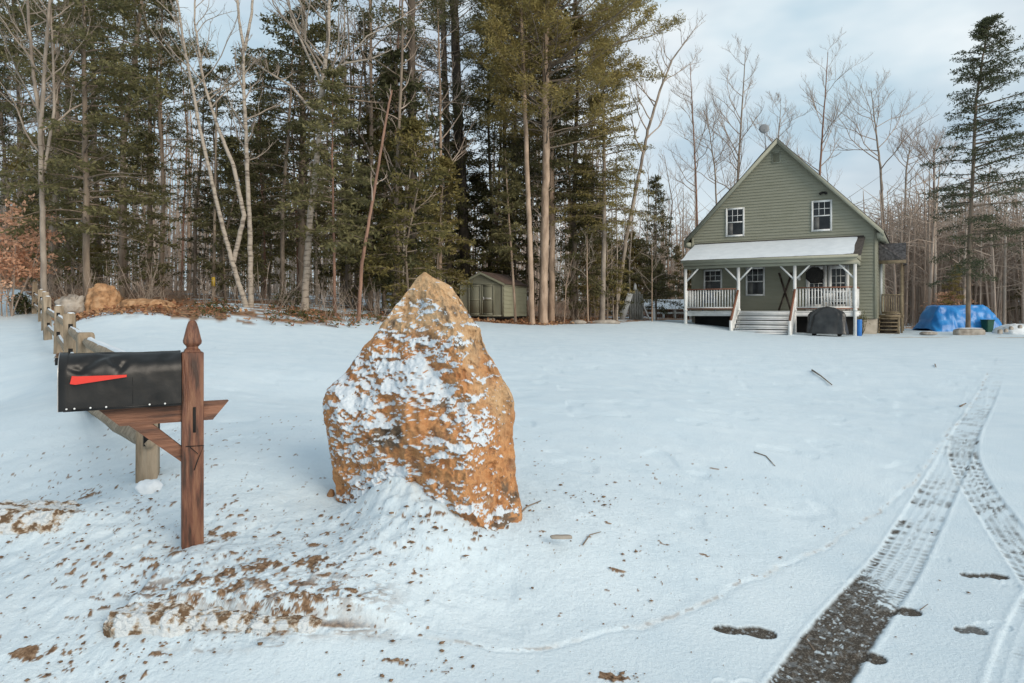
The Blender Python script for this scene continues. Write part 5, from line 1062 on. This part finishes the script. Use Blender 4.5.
T('spruce_tree', [(968, 332), (969, 250), (973, 170), (976, 100), (984, 50), (990, 18)], 31.6, .16, .02, 'tall sparse spruce standing alone in front of the blue tarp', 'spruce', 'bark_dark', 50, 'needle_blue', start=.13, R=3.2, nb=210, dens=.9, bias=(0, 0.1, .45), gaps=.30, leaf=.14)
T('spruce_tree', [(1092, 336), (1092, 200), (1094, 60), (1092, -40)], 27, .18, .03, 'spruce beyond the right edge reaching its branches into view', 'spruce', 'bark_dark', 51, 'needle_blue', start=.25, R=3.4, nb=110, dens=.9, gaps=.1)
T('spruce_tree', [(656, 322), (656, 250), (656, 178)], 37, .09, .015, 'pointed young spruce behind the playhouse', 'spruce', 'bark_dark', 52, start=.08, R=1.9, nb=90, gaps=.08)
T('sapling', [(652, 323), (652, 280), (652, 240)], 34.6, .05, .015, 'bare sapling with level spreading twigs left of the porch', 'bare', 'bark_tan', 53, twigm='twig_pale', start=.35, nl=10, length=.35, up=.35)
T('sapling', [(588, 320), (587, 270), (587, 235)], 31.5, .06, .02, 'thin pale sapling right of the brown pine trunks', 'bare', 'bark_tan', 54, twigm='twig_pale', start=.4, nl=9, length=.3)
T('sapling', [(564, 321), (566, 285), (572, 260)], 31.5, .04, .015, 'short pale sapling leaning right near the needle bed', 'bare', 'bark_tan', 55, twigm='twig_pale', start=.4, nl=9, length=.35)

# ---- trees of the deeper wood, copied from prototypes
def proto(kind, H, seed, **kw):
    rs = np.random.RandomState(seed); path = [(0, 0, -.3), (rs.randn() * .1, rs.randn() * .1, H * .35), (rs.randn() * .25, rs.randn() * .2, H * .7), (rs.randn() * .3, rs.randn() * .3, H)]
    return path
PROT = {}
def get_proto(key):
    kind, v = key
    if kind == 'hem': return T('hemlock_tree', None, 0, .15, .02, None, 'hemlock', 'bark_dark', 60 + v, sub=proto('h', 15, v), start=.24 + .05 * v, R=2.6, nb=90, dens=.8, gaps=.22, dead=.5)
    if kind == 'pine': return T('pine_tree', None, 0, .2, .06, None, 'pine', 'bark_dark', 70 + v, ['needle', 'needle_olive'][v % 2], sub=proto('p', 19, v + 5), start=.45, R=3.1, nb=90, dens=.85)
    if kind == 'small': return T('young_hemlock', None, 0, .06, .012, None, 'hemlock', 'bark_dark', 80 + v, ['needle', 'needle_olive'][v % 2], sub=proto('s', 6.5, v + 9), start=.12, R=1.7, nb=60, dens=.8, gaps=.1)
    if kind == 'bare': return T('bare_tree', None, 0, .12, .02, None, 'bare', ['bark_grey', 'bark_birch', 'bark_dark', 'bark_tan'][v], 90 + v, sub=proto('b', 15, v + 20), start=.30, nl=17, length=.22, lvl2=6, lvl3=5, up=.7)
    if kind == 'pole': return T('bare_tree', None, 0, .085, .03, None, 'bare', ['bark_grey', 'bark_birch', 'bark_dark', 'bark_red'][v], 110 + v, sub=proto('b', 13, v + 30), start=.22, nl=17, length=.13, lvl2=4, lvl3=3, up=.4)
LABS = {'hem': ('dark hemlock standing among the trunks of the deeper wood', 'hemlocks of the deeper wood'), 'pine': ('tall pine with high crown in the deeper wood', 'pines of the deeper wood'),
        'small': ('young green hemlock under the taller trees of the wood', 'young hemlocks under the trees'), 'bare': ('leafless tree with branching grey crown in the deeper wood', 'leafless trees of the deeper wood'), 'pole': ('slender leafless trunk standing in the deeper wood', 'slender trunks of the deeper wood')}
def place(key, px, Y, sc, rz=None):
    if 452 < px < 535: Y = max(Y, 38.5)
    if -70 < px < 27: Y = max(Y, 42)
    if 618 < px < 690 and key[0] != 'bare': Y = max(Y, 48)
    if key not in PROT: PROT[key] = get_proto(key); o = PROT[key]
    else: o = copy_tree(PROT[key])
    X = (px - CX) / F * Y; o.location = (X, Y, gzs(X, Y)); o.scale = (sc, sc, sc); o.rotation_euler = (0, 0, random.uniform(0, 6.28) if rz is None else rz)
    o['label'], o['group'] = LABS[key[0]]; o['category'] = 'tree'
for px, Y, sc, v in [(8, 24, 1.15, 0), (52, 28, 1.2, 1), (122, 27, 1.15, 2), (160, 27, .82, 1), (195, 30, .68, 2), (222, 29, .66, 0), (262, 31, .72, 1), (282, 25, .72, 2), (355, 30, .85, 0), (385, 34, .7, 1),
                     (432, 36, .8, 0), (488, 39, 1.1, 1), (510, 39, 1.15, 2), (572, 36, .8, 1), (590, 38, .6, 2), (-25, 22, 1.1, 1), (-60, 26, 1.1, 2), (-100, 24, 1.1, 0), (100, 36, 1.3, 0)]:
    place(('hem', v), px, Y, sc)
for px, Y, sc, v in [(20, 31, 1.05, 0), (68, 33, 1.0, 1), (150, 31, .8, 1), (505, 39, 1.0, 1), (575, 33.5, .88, 1), (-50, 30, 1.1, 1)]:
    place(('pine', v), px, Y, sc)
rr = random.Random(11)
for i in range(60):
    px = rr.uniform(-80, 690) if i < 52 else rr.uniform(895, 1130); Y = rr.uniform(23, 40) if i < 56 else rr.uniform(38, 55)
    place(('small', rr.randrange(3)), px, max(Y, float(edgeY(px)) + 3), rr.uniform(.7, 1.7) if px < 600 else rr.uniform(.5, .9))
for i in range(92):
    px = rr.uniform(-120, 690) if i < 70 else rr.uniform(880, 1250); Y = rr.uniform(27, 66)
    if 195 < px < 262: s = rr.uniform(.45, .7)
    elif px > 600: s = rr.uniform(.4, .75); Y = rr.uniform(46, 70)
    else: s = rr.uniform(.7, 1.15)
    place(('bare', rr.randrange(4)), px, max(Y, float(edgeY(px)) + 4), s)
for i in range(72):
    px = rr.uniform(-150, 690); Y = rr.uniform(24, 66)
    place(('pole', rr.choice([0, 1, 2, 2, 2, 2, 3])), px, max(Y, float(edgeY(px)) + 2), rr.uniform(.5, .75) if 195 < px < 262 or px > 600 else rr.uniform(.75, 1.2))
for i in range(44):   # behind the house, tops over the roof line
    px = rr.uniform(600, 1150); place(('bare', rr.randrange(4)), px, rr.uniform(54, 80), rr.uniform(.55, .95))

# far wood: one mass of stems and twigs nobody could count
def far_wood():
    rs = np.random.RandomState(77); m = MB(); n = 2600
    for i in range(n):
        th = rs.uniform(-.95, .85); R = rs.uniform(58, 150) if i % 3 else rs.uniform(52, 80)
        if i % 5 == 0: th = rs.uniform(.50, .78); R = rs.uniform(48, 75)
        X, Y = R * math.sin(th), R * math.cos(th); px = CX + F * X / Y
        h = rs.uniform(7, 14) if px < 600 else rs.uniform(4, 8.5); z = gzs(X, Y) if i % 6 == 0 else 2.6 - X * .02
        r = rs.uniform(.03, .12); lx, ly = rs.randn(2) * .35; top = (X + lx, Y + ly, z + h); m.tube([(X, Y, z - 1.5), (X + lx * .4, Y + ly * .4, z + h * .5), top], [r, r * .7, .02], 4, int(rs.rand() * 3))
        for k in range(17):
            t = rs.uniform(.12, 1); p = np.array((X + lx * t, Y + ly * t, z + h * t)); d = rs.randn(3) * [1.1, 1.1, .5] + [0, 0, .8]; l = rs.uniform(.6, 1.8); m.tube([p, p + d * l * .5, p + d * l + rs.randn(3) * .2], [.024, .017, .008], 3, 0)
    tag(m.build('far_wood', [M['far_twig'], M['far_twig'], M['far_bark']]), 'grey brown mass of leafless trunks and twigs filling the far wood', 'wood', kind='stuff')
    # brush at eye level along the wood
    m = MB()
    for i in range(520):
        px = rs.uniform(-120, 690) if i % 4 else rs.uniform(890, 1150); Y = float(edgeY(px)) + 1.5 + rs.rand()**1.2 * 22; X = (px - CX) / F * Y; z = gzs(X, Y) if i % 2 else gzs(X, Y)
        h = rs.uniform(.3, 1.9); 
        if 445 < px < 545 or 615 < px < 690 or -90 < px < 30: Y = max(Y, 42); X = (px - CX) / F * Y; z = gzs(X, Y)
        for k in range(4):
            d = rs.randn(2) * .40 * h; p0 = np.array((X, Y, z - .1)); q, _ = curve_pts(p0, (d[0], d[1], h), h * rs.uniform(.7, 1.1), 4, np.array((0, 0, .1)), rs, .12); m.tube(q, np.linspace(.012, .005, 5), 3, int(rs.rand() * 2))
            for j in range(3): a, dd = along(q, rs.uniform(.35, .95)); m.tube([a, a + (dd + rs.randn(3) * .6) * h * .18], [.006, .004], 3, 0)
    tag(m.build('undergrowth', [M['twig'], M['twig_pale']]), 'tangled leafless brush between the trunks at the wood edge', 'undergrowth', kind='stuff')
    # young evergreen haze in the far wood
    m = MB(); sp, sd2 = [], []
    for i in range(170):
        px = rs.uniform(-150, 700) if i % 4 else rs.uniform(890, 1150); Y = rs.uniform(46, 95); X = (px - CX) / F * Y; z = 2.4 - X * .02; h = rs.uniform(2, 9)
        m.tube([(X, Y, z - 1), (X, Y, z + h)], [.06, .01], 4, 0)
        for k in range(26):
            t = rs.rand(); a = rs.rand() * 6.28; l = (1 - t) * 1.8 + .2; p = np.array((X, Y, z + h * t)); d = np.array((math.cos(a), math.sin(a), -.1)) * l; sp.append(p); sd2.append(d)
    needles(m, np.array(sp), np.array(sd2), 9, .10, .30, 1, rs, .30, .35, .5)
    tag(m.build('far_evergreens', [M['bark_dark'], M['needle']]), 'scattered dull green evergreens among the far grey trunks', 'wood', kind='stuff')
far_wood()

# ------------------------------------------------------------------ beech with dead leaves, shrub, litter leaves, twigs
def leafy(name, px, Y, h, spread, n, m_leaf, bark, label, seed, leaf=.09, stems=7, cat='shrub', low=.15):
    rs = np.random.RandomState(seed); X = (px - CX) / F * Y; r = empty(name, (X, Y, gzs(X, Y) - .03), 0, label, cat); tr = MB(); lf = MB(); sp, sdv = [], []
    for i in range(stems):
        a = rs.rand() * 6.28; q, _ = curve_pts((rs.randn() * .1, rs.randn() * .1, 0), (math.cos(a) * spread * .35, math.sin(a) * spread * .35, h), h * rs.uniform(.6, 1.05), 7, np.array((0, 0, .1)), rs, .08); tr.tube(q, np.linspace(.02, .006, 8), 5)
        for j in range(14):
            t = low + (1 - low) * rs.rand(); p, d = along(q, t); v = rs.randn(3); v[2] *= .35; v /= np.linalg.norm(v); l = spread * .55 * rs.uniform(.3, 1) * (1.2 - t * .7); tr.tube([p, p + v * l * .5, p + v * l + [0, 0, -.04]], [.006, .005, .003], 3); sp.append(p); sdv.append(v * l)
    tr.build('stems', M[bark], r); sp, sdv = np.array(sp), np.array(sdv); needles(lf, sp, sdv, n, .06, leaf, 0, rs, .55, .6, .3); lf.build('leaves', M[m_leaf], r)
leafy('beech_sapling', 12, 21, 3.6, 2.4, 20, 'leaf_beech', 'twig', 'young beech with orange brown dead leaves at the left edge by the path', 5, .14, 10, 'sapling', .42)
leafy('beech_sapling', -26, 20, 3.3, 2.4, 10, 'leaf_beech', 'twig', 'second orange leaved beech half outside the left edge', 6, .12, 8, 'sapling', .2)
leafy('evergreen_shrub', 27, 21.5, .9, .9, 12, 'leaf_green', 'twig', 'low dark green shrub at the path edge below the beech', 7, .09, 8)
leafy('beech_sapling', 947, 41, 2.6, 3.2, 12, 'leaf_beech', 'twig', 'pinkish brown leafy bush above the blue tarp', 8, .16, 9, 'bush', .1)
leafy('beech_sapling', 290, 23, .8, 1.2, 5, 'leaf_green', 'twig', 'low pale leafed seedling clump at the foot of the peeling trunk', 9, .10, 8, 'shrub', .2)
def litter():
    rs = np.random.RandomState(13); m = MB(); n = 9000; px = rs.uniform(40, 600, n); ey = edgeY(px); Y = ey + rs.rand(n)**1.5 * 8 + .1; keep = ((px < 178) | (px > 440) | (rs.rand(n) < .12)); px, Y = px[keep], Y[keep]; X = (px - CX) / F * Y; Z = gz(X, Y) + .02 + .05 * rs.rand(len(X))
    P0 = np.stack([X, Y, Z], -1); needles(m, P0, rs.randn(len(X), 3) * [.05, .05, .02], 1, .03, .12, 0, rs, .6, .5, .2)
    m.M[-1] = (rs.rand(len(m.M[-1])) < .5).astype(int)
    tag(m.build('leaf_litter', [M['leaf_dead'], M['stonebrown']]), 'fallen brown leaves covering the ground at the wood edge', 'leaves', kind='stuff')
    # ground plants poking through the snow at the wood edge
    m = MB(); sp, sdv = [], []
    for i in range(60):
        c = rs.choice(3); px = [rs.uniform(190, 240), rs.uniform(270, 330), rs.uniform(300, 430), rs.uniform(20, 60)][c]; Y = float(edgeY(px)) + rs.uniform(-.3, 2.5) if c < 3 else rs.uniform(11, 15); X = (px - CX) / F * Y; z = gzs(X, Y)
        for k in range(5): sp.append((X + rs.randn() * .1, Y + rs.randn() * .1, z)); sdv.append((rs.randn() * .12, rs.randn() * .12, .10 + .2 * rs.rand()))
    needles(m, np.array(sp), np.array(sdv), 7, .03, .10, 0, rs, .4, .6, .4); m.M[-1] = (rs.rand(len(m.M[-1])) < .35).astype(int)
    tag(m.build('ground_plants', [M['leaf_green'], M['leaf_dead']]), 'low green and brown plants poking through the snow at the wood edge', 'plants', kind='stuff')
litter()
def stick(pix, r, label, lift=.01, fork=None, m='bark_dark'):
    pts = []
    for px, py in pix: X, Y = hit(px, py); pts.append((X, Y, gzs(X, Y) + lift))
    b = np.array(pts[0]); q = MB(); q.tube(np.array(pts) - b, np.linspace(r, r * .5, len(pts)), 6, cap=True)
    if fork: X, Y = hit(*fork[1]); i = fork[0]; q.tube([np.array(pts[i]) - b, np.array((X, Y, gzs(X, Y) + lift)) - b], [r * .6, r * .3], 5)
    o = q.build('stick', M[m]); o.location = tuple(b); tag(o, label, 'stick')
stick([(812, 371), (821, 377), (832, 386)], .016, 'thin dark stick on the snow below the porch', .02)
stick([(754, 453), (766, 457), (775, 467)], .006, 'thin bent twig in the middle of the yard')
stick([(583, 547), (590, 537), (601, 534)], .004, 'small curved twig in the snow right of the flat stone', .012)
stick([(518, 521), (527, 512), (541, 506)], .006, 'dark twig at the right foot of the tall boulder', .03)
stick([(960, 407), (966, 404)], .012, 'short dark stick beside the bend of the tyre tracks', .01)
stick([(814, 652), (806, 641), (800, 640)], .003, 'tiny twig on the left edge of the bare tyre track', .01, (1, (809, 637)))
stick([(920, 612), (928, 606)], .003, 'tiny twig right of the boot print by the track', .01)
stick([(935, 365), (936, 368)], .012, 'short stub of dark wood in the snow near the driveway bend', .02)
